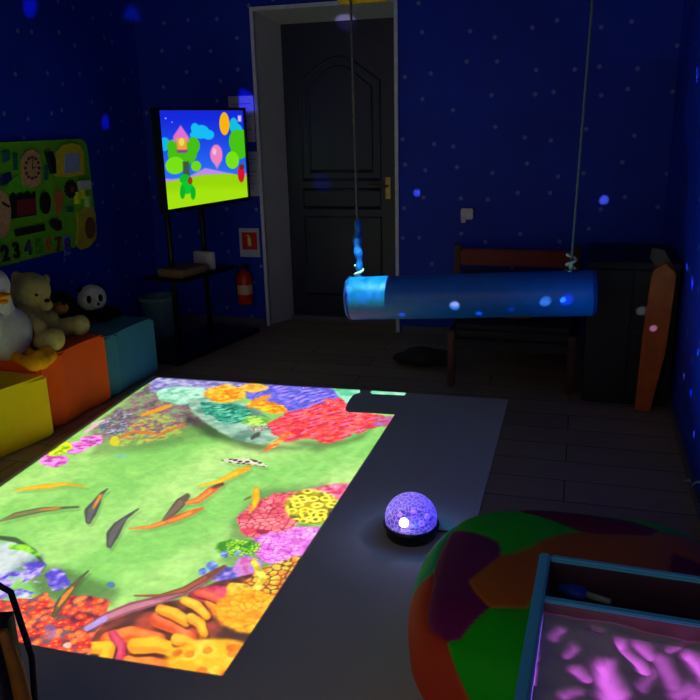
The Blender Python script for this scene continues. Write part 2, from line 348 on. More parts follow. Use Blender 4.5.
def paint_meadow(c):       # the television cartoon, drawn in 0..140 units
    n = fbm(c.X*.2, c.Y*.2, 3)
    c.C = lerp((20, 40, 220), (40, 110, 245), np.clip((c.Y-25)/55, 0, 1))
    P = c.put
    P(c.ell(58, 40, 9, 7), (20, 190, 245)); P(c.ell(52, 36, 4, 5), (20, 190, 245)); P(c.ell(66, 43, 6, 5), (20, 190, 245)); P(c.ell(52, 43, 5, 4), (20, 190, 245))
    P(c.ell(23, 52, 5, 7), (20, 180, 240)); P(c.ell(94, 34, 5, 8), (20, 190, 220)); P(c.ell(98, 40, 6, 8), (20, 190, 220))
    P(c.ell(83.5, 32, 5.6, 11.5, soft=.06), (250, 180, 10))
    P(c.poly([(0, 84), (30, 88), (45, 86), (62, 77), (76, 80), (96, 84), (120, 80), (120, 100), (0, 100)]), (190, 140, 240))
    P(c.poly([(0, 93), (25, 91), (60, 84), (90, 83), (120, 88), (120, 130), (0, 130)]), (150, 215, 10))
    P(c.poly([(0, 105), (60, 96), (120, 98), (120, 130), (0, 130)], soft=6)*.6, (175, 235, 20))
    for q in ((32, 54, 7, 7), (50, 54, 7, 9), (40, 62, 14, 12)): P(c.ell(*q, soft=.05), (70, 190, 20))
    P(c.ell(33, 74, 9, 9, soft=.05), (120, 225, 20)); P(c.ell(53, 75, 5, 5.5), (110, 220, 20))
    P(c.poly([(40, 70), (46, 70), (47, 92), (41, 92)]), (60, 90, 60))
    P(c.poly([(31, 44), (38, 33), (46, 45), (46, 50), (31, 50)]), (225, 110, 210)); P(c.poly([(34, 46), (44, 46), (44, 59), (35, 59)]), (240, 160, 60))
    P(c.ell(39, 50, 2.5, 4), (240, 220, 90)); P(c.poly([(34, 58), (45, 58), (44, 61), (35, 61)]), (140, 60, 150))
    for q in ((97, 50, 9, 12), (104, 48, 7, 10), (100, 58, 10, 10)): P(c.ell(*q, soft=.05), (70, 195, 20))
    P(c.ell(91.5, 69, 7.5, 9, soft=.05), (120, 225, 20))
    P(c.ell(101, 83, 4, 9), (215, 20, 40)); P(c.ell(102, 76, 3, 3), (120, 40, 40))
    P(c.ell(74, 63, 6.5, 10), (240, 130, 190)); P(c.poly([(69, 68), (80, 68), (74.5, 78)], soft=1.5), (240, 130, 190))
    P(c.ell(72, 60, 2, 3.5, soft=.4), (250, 190, 225))
    P(c.ell(42, 88, 5, 5), (10, 190, 40)); P(c.ell(44, 97, 6, 7), (10, 200, 50)); P(c.ell(40, 102, 2.5, 7), (10, 180, 40)); P(c.ell(50, 103, 2.5, 7), (10, 180, 40)); P(c.ell(47, 90, 2.4, 4), (150, 60, 30))
    P(c.poly([(99, 24), (103, 24), (103, 30), (99, 30)])*.9, (240, 200, 240))
    P(c.ell(24, 26, .8, .8), (150, 160, 250)); P(c.ell(30, 30, .6, .6), (150, 160, 250))

def grid_mesh(name, P, C, m, parent=None):
    ny, nx = P.shape[:2]
    idx = np.arange(nx*ny).reshape(ny, nx)
    q = np.stack([idx[:-1, :-1], idx[:-1, 1:], idx[1:, 1:], idx[1:, :-1]], -1).reshape(-1, 4)
    me = bpy.data.meshes.new(name)
    me.vertices.add(nx*ny); me.vertices.foreach_set('co', P.reshape(-1).astype(np.float32))
    me.loops.add(q.size); me.loops.foreach_set('vertex_index', q.reshape(-1).astype(np.int32))
    me.polygons.add(len(q)); me.polygons.foreach_set('loop_start', (np.arange(len(q))*4).astype(np.int32))
    me.update(calc_edges=True)
    a = me.color_attributes.new('picture', 'FLOAT_COLOR', 'POINT')
    a.data.foreach_set('color', np.concatenate([C, np.ones(C.shape[:2]+(1,))], -1).reshape(-1).astype(np.float32))
    me.materials.append(m)
    o = bpy.data.objects.new(name, me); COL.objects.link(o)
    if parent is not None: o.parent = parent
    return o

# ------------------------------------------------------------------ room shell
XL, XR, YB, YF, ZC = -3.1, .5, 5.2, -1.2, 2.75
def wall_mat(name, axes):
    m = bpy.data.materials.new(name); m.use_nodes = True; nt = m.node_tree; b = nt.nodes['Principled BSDF']
    N = nt.nodes.new; L = nt.links.new
    tc = N('ShaderNodeTexCoord'); sp = N('ShaderNodeSeparateXYZ'); cb = N('ShaderNodeCombineXYZ')
    L(tc.outputs['Object'], sp.inputs[0]); L(sp.outputs[axes[0]], cb.inputs[0]); L(sp.outputs[axes[1]], cb.inputs[1])
    v = N('ShaderNodeTexVoronoi'); v.voronoi_dimensions = '2D'; v.inputs['Scale'].default_value = 4.7; v.inputs['Randomness'].default_value = .62
    L(cb.outputs[0], v.inputs['Vector'])
    r = N('ShaderNodeValToRGB'); r.color_ramp.interpolation = 'EASE'
    r.color_ramp.elements[0].position = .035; r.color_ramp.elements[0].color = (1, 1, 1, 1)
    r.color_ramp.elements[1].position = .085; r.color_ramp.elements[1].color = (0, 0, 0, 1)
    L(v.outputs['Distance'], r.inputs['Fac'])
    n = N('ShaderNodeTexNoise'); n.inputs['Scale'].default_value = 1.6; n.inputs['Detail'].default_value = 5; L(cb.outputs[0], n.inputs['Vector'])
    r2 = N('ShaderNodeValToRGB'); L(n.outputs['Fac'], r2.inputs['Fac'])
    r2.color_ramp.elements[0].position = .3; r2.color_ramp.elements[0].color = (.002, .024, .42, 1)
    r2.color_ramp.elements[1].position = .7; r2.color_ramp.elements[1].color = (.003, .038, .60, 1)
    mx = N('ShaderNodeMix'); mx.data_type = 'RGBA'
    L(r.outputs['Color'], mx.inputs['Factor']); L(r2.outputs['Color'], mx.inputs['A']); mx.inputs['B'].default_value = (.17, .22, .62, 1)
    L(mx.outputs['Result'], b.inputs['Base Color']); b.inputs['Roughness'].default_value = .55; b.inputs['Specular IOR Level'].default_value = .25
    return m
WBACK = wall_mat('starry_wallpaper_back', ('X', 'Z')); WSIDE = wall_mat('starry_wallpaper_side', ('Y', 'Z'))
ceil_m = mat('ceiling_paint', (120, 130, 170), .9)
# niche of the door
NX0, NX1, NZ = -2.198, -1.205, 2.19
LX0, LX1, LZ, NY = -2.085, -1.262, 2.112, 5.43
bm = bmesh.new()
box(bm, XL-.15, NX0, YB, YB+.35, 0, ZC); box(bm, NX1, XR+.15, YB, YB+.35, 0, ZC); box(bm, NX0, NX1, YB, YB+.35, NZ, ZC); box(bm, NX0, NX1, YB+.30, YB+.35, 0, NZ)  # thin panel behind the door added to block background light at its gaps
wb = tag(new_obj('wall_back', bm, WBACK), kind='structure')
bm = bmesh.new(); box(bm, XL-.15, XL, YF, YB, 0, ZC); tag(new_obj('wall_left', bm, WSIDE), kind='structure')
bm = bmesh.new(); box(bm, XR, XR+.15, YF, YB, 0, ZC); tag(new_obj('wall_right', bm, WSIDE), kind='structure')
bm = bmesh.new(); box(bm, XL-.15, XR+.15, YF, YB+.35, ZC, ZC+.12); tag(new_obj('ceiling', bm, ceil_m), kind='structure')
# floor: laminate planks running along the room
fm = bpy.data.materials.new('laminate_floor'); fm.use_nodes = True; nt = fm.node_tree; b = nt.nodes['Principled BSDF']
tc = nt.nodes.new('ShaderNodeTexCoord'); mp = nt.nodes.new('ShaderNodeMapping'); mp.inputs['Rotation'].default_value = (0, 0, 0)
br = nt.nodes.new('ShaderNodeTexBrick'); br.offset = .37
br.inputs['Scale'].default_value = 1; br.inputs['Brick Width'].default_value = 1.2; br.inputs['Row Height'].default_value = .19; br.inputs['Mortar Size'].default_value = .003
br.inputs['Color1'].default_value = s2l((182, 152, 124))+(1,); br.inputs['Color2'].default_value = s2l((160, 132, 112))+(1,); br.inputs['Mortar'].default_value = s2l((70, 55, 45))+(1,)
no = nt.nodes.new('ShaderNodeTexNoise'); no.inputs['Scale'].default_value = 3; no.inputs['Detail'].default_value = 8
mp2 = nt.nodes.new('ShaderNodeMapping'); mp2.inputs['Scale'].default_value = (1, 12, 1)
mx = nt.nodes.new('ShaderNodeMix'); mx.data_type = 'RGBA'; mx.blend_type = 'MULTIPLY'; mx.inputs['Factor'].default_value = .45
nt.links.new(tc.outputs['Object'], mp.inputs[0]); nt.links.new(mp.outputs[0], br.inputs[0]); nt.links.new(tc.outputs['Object'], mp2.inputs[0]); nt.links.new(mp2.outputs[0], no.inputs[0])
nt.links.new(br.outputs['Color'], mx.inputs['A']); nt.links.new(no.outputs['Color'], mx.inputs['B']); nt.links.new(mx.outputs['Result'], b.inputs['Base Color'])
b.inputs['Roughness'].default_value = .5; b.inputs['Specular IOR Level'].default_value = .3
bm = bmesh.new(); box(bm, XL-.15, XR+.15, YF, YB+.35, -.12, 0); tag(new_obj('floor', bm, fm), kind='structure')
base_m = mat('skirting', (92, 92, 110), .5)
bm = bbox(NX1+.03, XR, YB-.014, YB-.001, 0, .05, .003); box(bm, XL, NX0-.03, YB-.014, YB-.001, 0, .05)
tag(new_obj('baseboard_back', bm, base_m), kind='structure')
bm = bbox(XL, XL+.014, YF, YB-.02, 0, .05, .003); tag(new_obj('baseboard_left', bm, base_m), kind='structure')
bm = bbox(XR-.014, XR, YF, YB-.02, 0, .05, .003); tag(new_obj('baseboard_right', bm, base_m), kind='structure')
# splayed reveals and edge trim of the niche
rev_m = mat('reveal_plaster', (168, 172, 178), .6, vary=.06, scale=4); trim_m = mat('corner_bead', (205, 210, 235), .45)
bm = bmesh.new()
for pts in ([(NX0, YB-.002), (LX0, NY), (LX0-.03, NY+.02), (NX0-.001, NY+.02)], [(NX1, YB-.002), (NX1+.001, NY+.02), (LX1+.03, NY+.02), (LX1, NY)]):
    prism(bm, pts, 0, NZ)
vs = [bm.verts.new(v) for v in ((NX0, YB-.002, NZ), (NX1, YB-.002, NZ), (LX1, NY, LZ), (LX0, NY, LZ), (NX0, NY+.02, NZ+.001), (NX1, NY+.02, NZ+.001))]
bm.faces.new([vs[0], vs[3], vs[2], vs[1]]); bm.faces.new([vs[0], vs[1], vs[5], vs[4]]); bm.faces.new([vs[3], vs[4], vs[5], vs[2]])
bm.faces.new([vs[0], vs[4], vs[3]]); bm.faces.new([vs[1], vs[2], vs[5]])
tag(new_obj('trim_1', bm, rev_m), kind='structure')
bm = bmesh.new(); t = .012
box(bm, NX0-t, NX0+t, YB-.016, YB+.004, 0, NZ+t); box(bm, NX1-t, NX1+t, YB-.016, YB+.004, 0, NZ+t); box(bm, NX0+t, NX1-t, YB-.016, YB+.004, NZ-t, NZ+t)
tag(new_obj('trim_2', bm, trim_m), kind='structure')
bm = bbox(LX0, LX1, NY-.05, NY+.03, 0, .04, .005); tag(new_obj('trim_3', bm, base_m), kind='structure')
# door
door_m = mat('door_varnish', (14, 24, 60), .4, vary=.2, scale=9)
bm = bmesh.new(); box(bm, LX0+.002, LX1-.002, NY+.005, NY+.045, .042, LZ)
dr = tag(new_obj('door_1', bm, door_m), kind='structure')
def molding(pts, nm):
    bm = bmesh.new(); P = [(x, NY+.004, z) for x, z in pts]; P.append(P[0]); P.append(P[1])
    tube(bm, P, .011, 8); new_obj(nm, bm, mat('door_molding', (20, 32, 72), .35), dr, True)
dx0, dx1 = LX0+.12, LX1-.12; dc = (dx0+dx1)/2
arch = [(dx0, 1.05), (dx1, 1.05), (dx1, 1.72)]+[(dx1-(dx1-dx0)*k/14, 1.72+.16*math.sin(PI*k/14)**1.3) for k in range(1, 14)]+[(dx0, 1.72)]
molding(arch, 'door_panel'); molding([(dx0, .2), (dx1, .2), (dx1, .78), (dx0, .78)], 'door_panel')
molding([(dx0+.06, 1.11), (dx1-.06, 1.11), (dx1-.06, 1.68)]+[(dx1-.06-(dx1-dx0-.12)*k/14, 1.68+.14*math.sin(PI*k/14)**1.3) for k in range(1, 14)]+[(dx0+.06, 1.68)], 'door_panel')
molding([(dx0, .85), (dx1, .85), (dx1, .98), (dx0, .98)], 'door_panel')
hp = on_y(388, 186, NY)
bm = bmesh.new(); tube(bm, [(hp.x, NY+.005, hp.z), (hp.x, NY-.045, hp.z), (hp.x-.03, NY-.055, hp.z), (hp.x-.13, NY-.05, hp.z)], .008, 10)
box(bm, hp.x-.018, hp.x+.018, NY-.004, NY+.006, hp.z-.09, hp.z+.06)
new_obj('door_handle', bm, mat('brass', (150, 130, 90), .3, 1), dr)

# ------------------------------------------------------------------ floor mat that takes the projection
mat_m = bpy.data.materials.new('pale_vinyl'); mat_m.use_nodes = True
b = mat_m.node_tree.nodes['Principled BSDF']; b.inputs['Base Color'].default_value = (.64, .62, .57, 1); b.inputs['Roughness'].default_value = .6; b.inputs['Specular IOR Level'].default_value = .2
tl = on_z(153, 376.3, .004); tr = on_z(508.5, 399.5, .004)
bm = bmesh.new(); prism(bm, [(tl.x, tl.y), (-2.2, .95), (-.30, .95), (tr.x, tr.y)], .0005, .004)
tag(new_obj('floor_mat', bm, mat_m), 'pale grey vinyl mat on the floor, carrying the bright projected coral reef picture with fish', 'floor mat')

# ------------------------------------------------------------------ ceiling projector: bulb, picture slide, housing
LAMP = Vector((-.87, 2.85, 2.6)); DS = .10
nx, ny = 560, 860
us = np.linspace(-2.46, -.84, nx); vs_ = np.linspace(1.50, 4.0, ny)
U, V = np.meshgrid(us, vs_)
ax = np.array([CR, CU, CF]); d = np.stack([U, V, np.full(U.shape, .004-HEYE)], -1)
cz = d @ ax[2]; PX = 350+F_PX*(d @ ax[0])/cz; PY = 350-F_PX*(d @ ax[1])/cz
cv = Canvas(PX, PY, U, V); paint_reef(cv)
edge = cv.poly([(155.5, 377.6), (230, 382), (300, 386.8), (406, 392.3), (396, 413), (222, 676), (22, 645), (-180, 614), (0, 487)], soft=.9)
r2 = (U-LAMP.x)**2+(V-LAMP.y)**2+LAMP.z**2; g = 1/r2**1.5
C = srgb_lin(cv.C)*(g.min()/g)[..., None]*edge[..., None]
k = DS/LAMP.z
P = np.stack([(U-LAMP.x)*k, (V-LAMP.y)*k, np.full(U.shape, 0.0)], -1)
sm = bpy.data.materials.new('slide_film'); sm.use_nodes = True; nt = sm.node_tree; nt.nodes.clear()
at = nt.nodes.new('ShaderNodeAttribute'); at.attribute_name = 'picture'; tb = nt.nodes.new('ShaderNodeBsdfTransparent'); ou = nt.nodes.new('ShaderNodeOutputMaterial')
nt.links.new(at.outputs['Color'], tb.inputs[0]); nt.links.new(tb.outputs[0], ou.inputs[0])
pj = empty('ceiling_projector', 'white box projector hung from the ceiling above the floor mat', 'projector', LAMP)
slide = grid_mesh('picture_slide', P, C, sm, pj); slide.location = (0, 0, -DS)
x0, x1, y0, y1 = P[..., 0].min(), P[..., 0].max(), P[..., 1].min(), P[..., 1].max()
case = mat('projector_case', (190, 190, 195), .5)
bm = bmesh.new(); o_ = .14; e = .0006
box(bm, -o_, x0+e, -o_, o_, -DS-.004, -DS+.004); box(bm, x1-e, o_, -o_, o_, -DS-.004, -DS+.004)
box(bm, x0+e, x1-e, -o_, y0+e, -DS-.004, -DS+.004); box(bm, x0+e, x1-e, y1-e, o_, -DS-.004, -DS+.004)
for q in ((-o_-.006, -o_, -o_-.006, o_+.006), (o_, o_+.006, -o_-.006, o_+.006), (-o_, o_, -o_-.006, -o_), (-o_, o_, o_, o_+.006)): box(bm, *q, -DS-.004, .04)
box(bm, -o_-.006, o_+.006, -o_-.006, o_+.006, .04, .048)
new_obj('housing', bm, case, pj)
bm = bmesh.new(); tube(bm, [(0, 0, .046), (0, 0, ZC-LAMP.z)], .02, 16); new_obj('mount_pole', bm, case, pj)
pl = bpy.data.lights.new('projector_bulb', 'POINT'); pl.energy = 1100; pl.shadow_soft_size = 0; pl.color = (1, 1, 1)
plo = bpy.data.objects.new('projector_bulb', pl); COL.objects.link(plo); plo.parent = pj

# ------------------------------------------------------------------ disco dome lamp on the mat
dc_ = on_z(411, 536, 0); DR = .094
dome = empty('disco_dome_lamp', 'glowing violet crystal dome lamp with black round base on the grey mat', 'lamp', (dc_.x, dc_.y, .0045))
bm = bmesh.new(); lathe(bm, [(0, 0), (.084, 0), (.089, .006), (.091, .036), (.100, .040), (.102, .050), (.096, .054), (0, .054)], 64)
new_obj('base', bm, mat('black_plastic', (20, 20, 26), .35), dome, True)
gm = bpy.data.materials.new('crystal_dome'); gm.use_nodes = True; nt = gm.node_tree; nt.nodes.clear(); N = nt.nodes.new; L = nt.links.new
tc = N('ShaderNodeTexCoord'); vo = N('ShaderNodeTexVoronoi'); vo.feature = 'DISTANCE_TO_EDGE'; vo.inputs['Scale'].default_value = 62
L(tc.outputs['Object'], vo.inputs['Vector'])
rr = N('ShaderNodeValToRGB'); rr.color_ramp.elements[0].position = 0; rr.color_ramp.elements[0].color = (.42, .3, .95, 1); rr.color_ramp.elements[1].position = .16; rr.color_ramp.elements[1].color = (.10, .05, .55, 1)
L(vo.outputs['Distance'], rr.inputs[0])
gx = N('ShaderNodeSeparateXYZ'); L(tc.outputs['Object'], gx.inputs[0])
mr = N('ShaderNodeMapRange'); mr.inputs['From Min'].default_value = -.02; mr.inputs['From Max'].default_value = .08; L(gx.outputs['X'], mr.inputs['Value'])
mxc = N('ShaderNodeMix'); mxc.data_type = 'RGBA'; mxc.blend_type = 'MULTIPLY'; mxc.inputs['B'].default_value = (.35, .35, 1.1, 1)
L(mr.outputs[0], mxc.inputs['Factor']); L(rr.outputs['Color'], mxc.inputs['A'])
em = N('ShaderNodeEmission'); em.inputs['Strength'].default_value = 2.0; L(mxc.outputs['Result'], em.inputs['Color'])
tb = N('ShaderNodeBsdfTransparent'); gl = N('ShaderNodeBsdfGlossy'); gl.inputs['Roughness'].default_value = .15; gl.inputs['Color'].default_value = (.5, .5, .6, 1)
m1 = N('ShaderNodeMixShader'); m1.inputs[0].default_value = .45; m2 = N('ShaderNodeMixShader'); m2.inputs[0].default_value = .08
L(tb.outputs[0], m1.inputs[1]); L(em.outputs[0], m1.inputs[2]); L(m1.outputs[0], m2.inputs[1]); L(gl.outputs[0], m2.inputs[2])
ou = N('ShaderNodeOutputMaterial'); L(m2.outputs[0], ou.inputs[0])
bm = bmesh.new(); bmesh.ops.create_icosphere(bm, subdivisions=4, radius=DR)
bmesh.ops.bisect_plane(bm, geom=bm.verts[:]+bm.edges[:]+bm.faces[:], plane_co=(0, 0, -.022), plane_no=(0, 0, 1), clear_inner=True)
for v in bm.verts: v.co.z *= .95; v.co.z += .072
new_obj('crystal_dome', bm, gm, dome)
led_m = mat('led_white', (255, 225, 235), emit=(255, 215, 235), estr=14); led_b = mat('led_blue', (60, 50, 255), emit=(70, 50, 255), estr=5); led_v = mat('led_violet', (110, 70, 255), emit=(90, 50, 255), estr=3)
bm = bmesh.new(); lathe(bm, [(0, .054), (.06, .054), (.055, .058), (0, .06)], 32); new_obj('reflector', bm, mat('led_holder', (60, 40, 110), .4), dome, True)
for (lx, ly, r_, mm) in ((-.016, -.045, .017, led_m), (.045, -.035, .012, led_b), (.055, .02, .011, led_b), (-.045, .01, .011, led_v), (0, .045, .011, led_v)):
    bm = bmesh.new(); ellip(bm, (lx, ly, .072), (r_, r_, r_), seg=16); new_obj('led', bm, mm, dome, True)
bm = bmesh.new()
cc = [on_z(433, 531, .008), on_z(447, 531.5, .006), on_z(462, 532, .006), on_z(480, 531, .006), on_z(500, 534, .006)]
tube(bm, [p-dome.location for p in cc], .0035, 8); new_obj('cord', bm, mat('black_rubber', (25, 25, 30), .5), dome, True)
# spots thrown by the dome: one point lamp whose lenses send beams in these directions, plus added wall washes
LC = dc_+Vector((0, 0, .12))
spots = [ # pixel where it lands, plane, radius in m, colour, strength
 ((417, 193), 'b', .022, (.75, .7, 1), 1.0), ((604, 200), 'b', .026, (.8, .75, 1), 1.0), ((245, 101), 'b', .06, (.05, .05, 1), 1.1), ((322, 183), 'd', .06, (.1, .1, 1), .9),
 ((30, 5), 'l', .05, (.05, .08, 1), 2.2), ((130, 17), 'l', .06, (.3, .3, 1), .9), ((106, 122), 'l', .04, (.05, .1, 1), 2.4), ((456, 300), 's', .021, (.8, .85, 1), 3.2),
 ((553, 290), 's', .022, (.7, .8, 1), 3.0), ((577, 287), 's', .024, (.05, .1, 1), 3.0), ((480, 310), 's', .014, (.15, .3, 1), 4.0), ((402, 315), 's', .014, (.15, .3, 1), 3.0),
 ((515, 302), 's', .014, (.05, .1, 1), 1.0), ((681, 140), 'r', .022, (.05, .1, 1), 3.0), ((687, 267), 'r', .014, (.8, .85, 1), 2.5), ((692, 283), 'r', .022, (.1, .15, 1), 3), ((677, 311), 'r', .016, (.1, .15, 1), 3),
 ((698, 352), 'r', .013, (.8, .85, 1), 3), ((684, 376), 'r', .012, (.7, .8, 1), 2.5), ((691, 393), 'r', .013, (.1, .15, 1), 3), ((694, 434), 'r', .012, (.7, .8, 1), 2.5),
 ((697, 75), 'r', .02, (.6, .6, 1), 2), ((638, 314), 'c', .02, (.8, .85, 1), 3), ((345, 19), 'd', .06, (.5, .4, .9), 1.2),
 (Vector((XR, 2.9, 1.35)), 'w', 1.05, (.01, .40, .6), 1.3), (Vector((XL, 3.6, 1.6)), 'w', 1.2, (.02, .22, .5), .04)]  # broad washes added to brighten the side walls, not lens spots
def land(px, pl_):
    if pl_ == 'w': return px
    if pl_ == 'b': return on_y(*px, YB)
    if pl_ == 'd': return on_y(*px, NY)
    if pl_ == 'l': return on_x(*px, XL)
    if pl_ == 'r': return on_x(*px, XR)
    if pl_ == 'c': return on_y(*px, 3.97)
    t_ = (px[0]-345)/255; return on_y(*px, 3.42+.15*t_)
dl = bpy.data.lights.new('disco_beams_and_washes', 'POINT'); dl.energy = 60; dl.shadow_soft_size = 0; dl.use_nodes = True
nt = dl.node_tree; N = nt.nodes.new; L = nt.links.new; em = nt.nodes['Emission']
tc = N('ShaderNodeTexCoord'); acc = None
for px, pl_, rad, colr, st in spots:
    p = land(px, pl_)-LC; dist = p.length; p.normalize(); an = rad/dist
    dp = N('ShaderNodeVectorMath'); dp.operation = 'DOT_PRODUCT'; L(tc.outputs['Normal'], dp.inputs[0]); dp.inputs[1].default_value = p
    mr = N('ShaderNodeMapRange'); mr.interpolation_type = 'SMOOTHSTEP'; mr.inputs['From Min'].default_value = math.cos(an*1.35); mr.inputs['From Max'].default_value = math.cos(an*.55)
    mr.inputs['To Min'].default_value = 0; mr.inputs['To Max'].default_value = st*dist*dist*{'b': 1.6, 'r': 1.6, 'l': .5, 'd': .8, 'c': .5}.get(pl_, .4)
    L(dp.outputs['Value'], mr.inputs['Value'])
    sc_ = N('ShaderNodeVectorMath'); sc_.operation = 'SCALE'; sc_.inputs[0].default_value = colr; L(mr.outputs[0], sc_.inputs['Scale'])
    if acc is None: acc = sc_
    else:
        ad = N('ShaderNodeVectorMath'); ad.operation = 'ADD'; L(acc.outputs[0], ad.inputs[0]); L(sc_.outputs[0], ad.inputs[1]); acc = ad
ad = N('ShaderNodeVectorMath'); ad.operation = 'ADD'; L(acc.outputs[0], ad.inputs[0]); ad.inputs[1].default_value = (.003, .0025, .006)
L(ad.outputs[0], em.inputs['Color'])
dlo = bpy.data.objects.new('disco_beams_and_washes', dl); COL.objects.link(dlo); dlo.parent = dome; dlo.location = LC-dome.location

# ------------------------------------------------------------------ bolster swing
B1 = on_z(347, 298.5, .624); B2 = on_z(597, 293, .681)
axis = (B2-B1); BL = axis.length; axn = axis.normalized()
sw = empty('bolster_swing', 'long blue cylindrical bolster swing hanging on two ropes, its left end lit cyan', 'swing', (B1+B2)/2)
O = sw.location
zq = Vector((0, 0, 1)); sy_ = axn.cross(zq).normalized(); up_ = sy_.cross(axn)
Mx = Matrix(((axn.x, sy_.x, up_.x, 0), (axn.y, sy_.y, up_.y, 0), (axn.z, sy_.z, up_.z, 0), (0, 0, 0, 1)))
BR_ = .104
prof = [(0, 0), (BR_*.6, .001), (BR_*.88, .004), (BR_*.97, .012), (BR_, .026)]
n_ = 34
prof += [(BR_*(1+.006*math.sin(i*1.7)), .026+(BL-.052)*i/n_) for i in range(1, n_)]
prof += [(BR_, BL-.026), (BR_*.97, BL-.012), (BR_*.88, BL-.004), (BR_*.6, BL-.001), (0, BL)]
bm = bmesh.new(); lathe(bm, prof, 64, Mx @ Matrix.Rotation(PI/2, 4, 'Y') @ Matrix.Translation((0, 0, -BL/2)))
new_obj('cushion', bm, mat('blue_vinyl', (3, 105, 215), .42, vary=.08, scale=20, bump=.05, bscale=60), sw, True)
for sgn in (-1, 1):
    bm = bmesh.new(); rr_ = [Mx @ Vector((sgn*(BL/2-.02), (BR_+.001)*math.cos(a*PI/24), (BR_+.001)*math.sin(a*PI/24))) for a in range(50)]
    tube(bm, rr_, .0035, 6, False); new_obj('piping', bm, mat('navy_piping', (20, 60, 150), .5), sw, True)
rope_m = mat('grey_rope', (105, 100, 105), .8, vary=.3, scale=300); blue_m = mat('blue_strap', (20, 110, 230), .6, vary=.3, scale=60, bump=.3)
A1 = on_y(359, 277, B1.y+.06); A2 = on_y(571, 267, B2.y-.01)
T1 = on_y(350.5, 0, B1.y+.06); T2 = on_y(592.5, 0, B2.y+.02)
for A, T in ((A1, T1), (A2, T2)):
    tt = (ZC-A.z)/(T.z-A.z); E_ = A+(T-A)*tt
    n_ = 150; bm = bmesh.new(); tube(bm, [A+(E_-A)*i/n_-O for i in range(n_+1)], .0055, 9, twist=.55)
    new_obj('rope', bm, rope_m, sw, True)
    bm = bmesh.new(); c0 = A-O
    pts = [c0+Vector((.020*math.cos(i*.55), .016*math.sin(i*.55), -.012+.004*i)) for i in range(18)]
    tube(bm, pts, .0065, 8); ellip(bm, c0+Vector((0, 0, .0)), (.011, .011, .02), seg=12)
    new_obj('knot', bm, mat('cream_rope', (225, 220, 190), .8), sw, True)
    bm = bmesh.new(); lathe(bm, [(.014, -.004), (.03, -.004), (.03, .004), (.014, .004), (.014, -.004)], 24)
    bm.transform(Matrix.Translation(c0+Vector((0, 0, -.014)))); new_obj('grommet', bm, mat('steel', (140, 140, 150), .3, 1), sw, True)
S0 = A1+(T1-A1)*((272-270)/277); pts = []; rs = []
for i in range(30):
    f = i/29; p = A1+(T1-A1)*(.025+.2*f); pts.append(p-O+Vector((.004*math.sin(f*9), 0, 0))); rs.append(.014+.006*math.sin(f*PI)+.003*math.sin(f*23))
bm = bmesh.new(); tube(bm, pts, rs, 14); new_obj('rope_sleeve', bm, blue_m, sw, True)
# yellow hanger on the rope
ya = on_y(336, 3.5, B1.y+.06); yb = on_y(388, 4.5, B1.y+.06)
bm = bbox(ya.x, yb.x, ya.y+.008, ya.y+.07, ya.z, ya.z+.12, .012)
hk = new_obj('rope_hanger_block', bm, mat('yellow_plastic', (235, 205, 20), .45)); tag(hk, 'yellow block high on the left swing rope, cut by the top of the picture', 'swing hanger')
bm = bmesh.new(); zz = ya.z+.12; xc = (ya.x+yb.x)/2
tube(bm, [(xc, ya.y+.04, zz-.005), (xc, ya.y+.04, ZC)], .01, 10); new_obj('hanger_rod', bm, mat('steel', (140, 140, 150), .3, 1), hk)

# ------------------------------------------------------------------ television on its stand
q = [on_y(0, 0, 1)]*4
tvL = Vector((-2.375, 4.16, 0)); tvR = Vector((-2.205, 4.97, 0)); zb, zt = .972, 1.540
tdir = (tvR-tvL); TW = tdir.length; tdir.normalize(); tn = Vector((tdir.y, -tdir.x, 0))
TM = Matrix(((tdir.x, -tn.x, 0, tvL.x), (tdir.y, -tn.y, 0, tvL.y), (0, 0, 1, zb), (0, 0, 0, 1)))   # local x along, y away from viewer, z up
TH = zt-zb
tv = empty('flat_television', 'flat television showing a bright cartoon meadow, above a dark stand', 'television', (tvL+tvR)/2+Vector((0, 0, zb)))
TI = Matrix.Translation(-tv.location)
blk = mat('black_plastic', (20, 20, 26), .35)
bz = .018
new_obj('casing', bbox(-bz, TW+bz, .004, .05, -bz-.006, TH+bz, .006, TI @ TM), blk, tv)
bm = bmesh.new()
for q in ((-bz, 0, -bz-.006, TH+bz), (TW, TW+bz, -bz-.006, TH+bz), (0, TW, -bz-.006, 0), (0, TW, TH, TH+bz)): box(bm, q[0], q[1], -.008, .006, q[2], q[3], TI @ TM)
new_obj('bezel', bm, blk, tv)
nx, ny = 200, 160
S_, T_ = np.meshgrid(np.linspace(0, 1, nx), np.linspace(0, 1, ny))
cor = np.array([[17, 18], [105, 19], [108, 107], [26, 120]], float)
XY = (1-S_)[..., None]*(1-T_)[..., None]*cor[0]+S_[..., None]*(1-T_)[..., None]*cor[1]+S_[..., None]*T_[..., None]*cor[2]+(1-S_)[..., None]*T_[..., None]*cor[3]
cv = Canvas(XY[..., 0], XY[..., 1], S_*4, T_*3); paint_meadow(cv)
W4 = np.stack([S_*TW, np.full(S_.shape, 0.002), (1-T_)*TH, np.ones(S_.shape)], -1) @ np.array(TI @ TM).T
em_m = bpy.data.materials.new('lit_screen'); em_m.use_nodes = True; nt = em_m.node_tree; nt.nodes.clear()
at = nt.nodes.new('ShaderNodeAttribute'); at.attribute_name = 'picture'; em = nt.nodes.new('ShaderNodeEmission'); em.inputs['Strength'].default_value = 1.0; ou = nt.nodes.new('ShaderNodeOutputMaterial')
nt.links.new(at.outputs['Color'], em.inputs[0]); nt.links.new(em.outputs[0], ou.inputs[0])
grid_mesh('screen', np.ascontiguousarray(W4[..., :3]), srgb_lin(np.clip(cv.C, 0, 1)), em_m, tv)
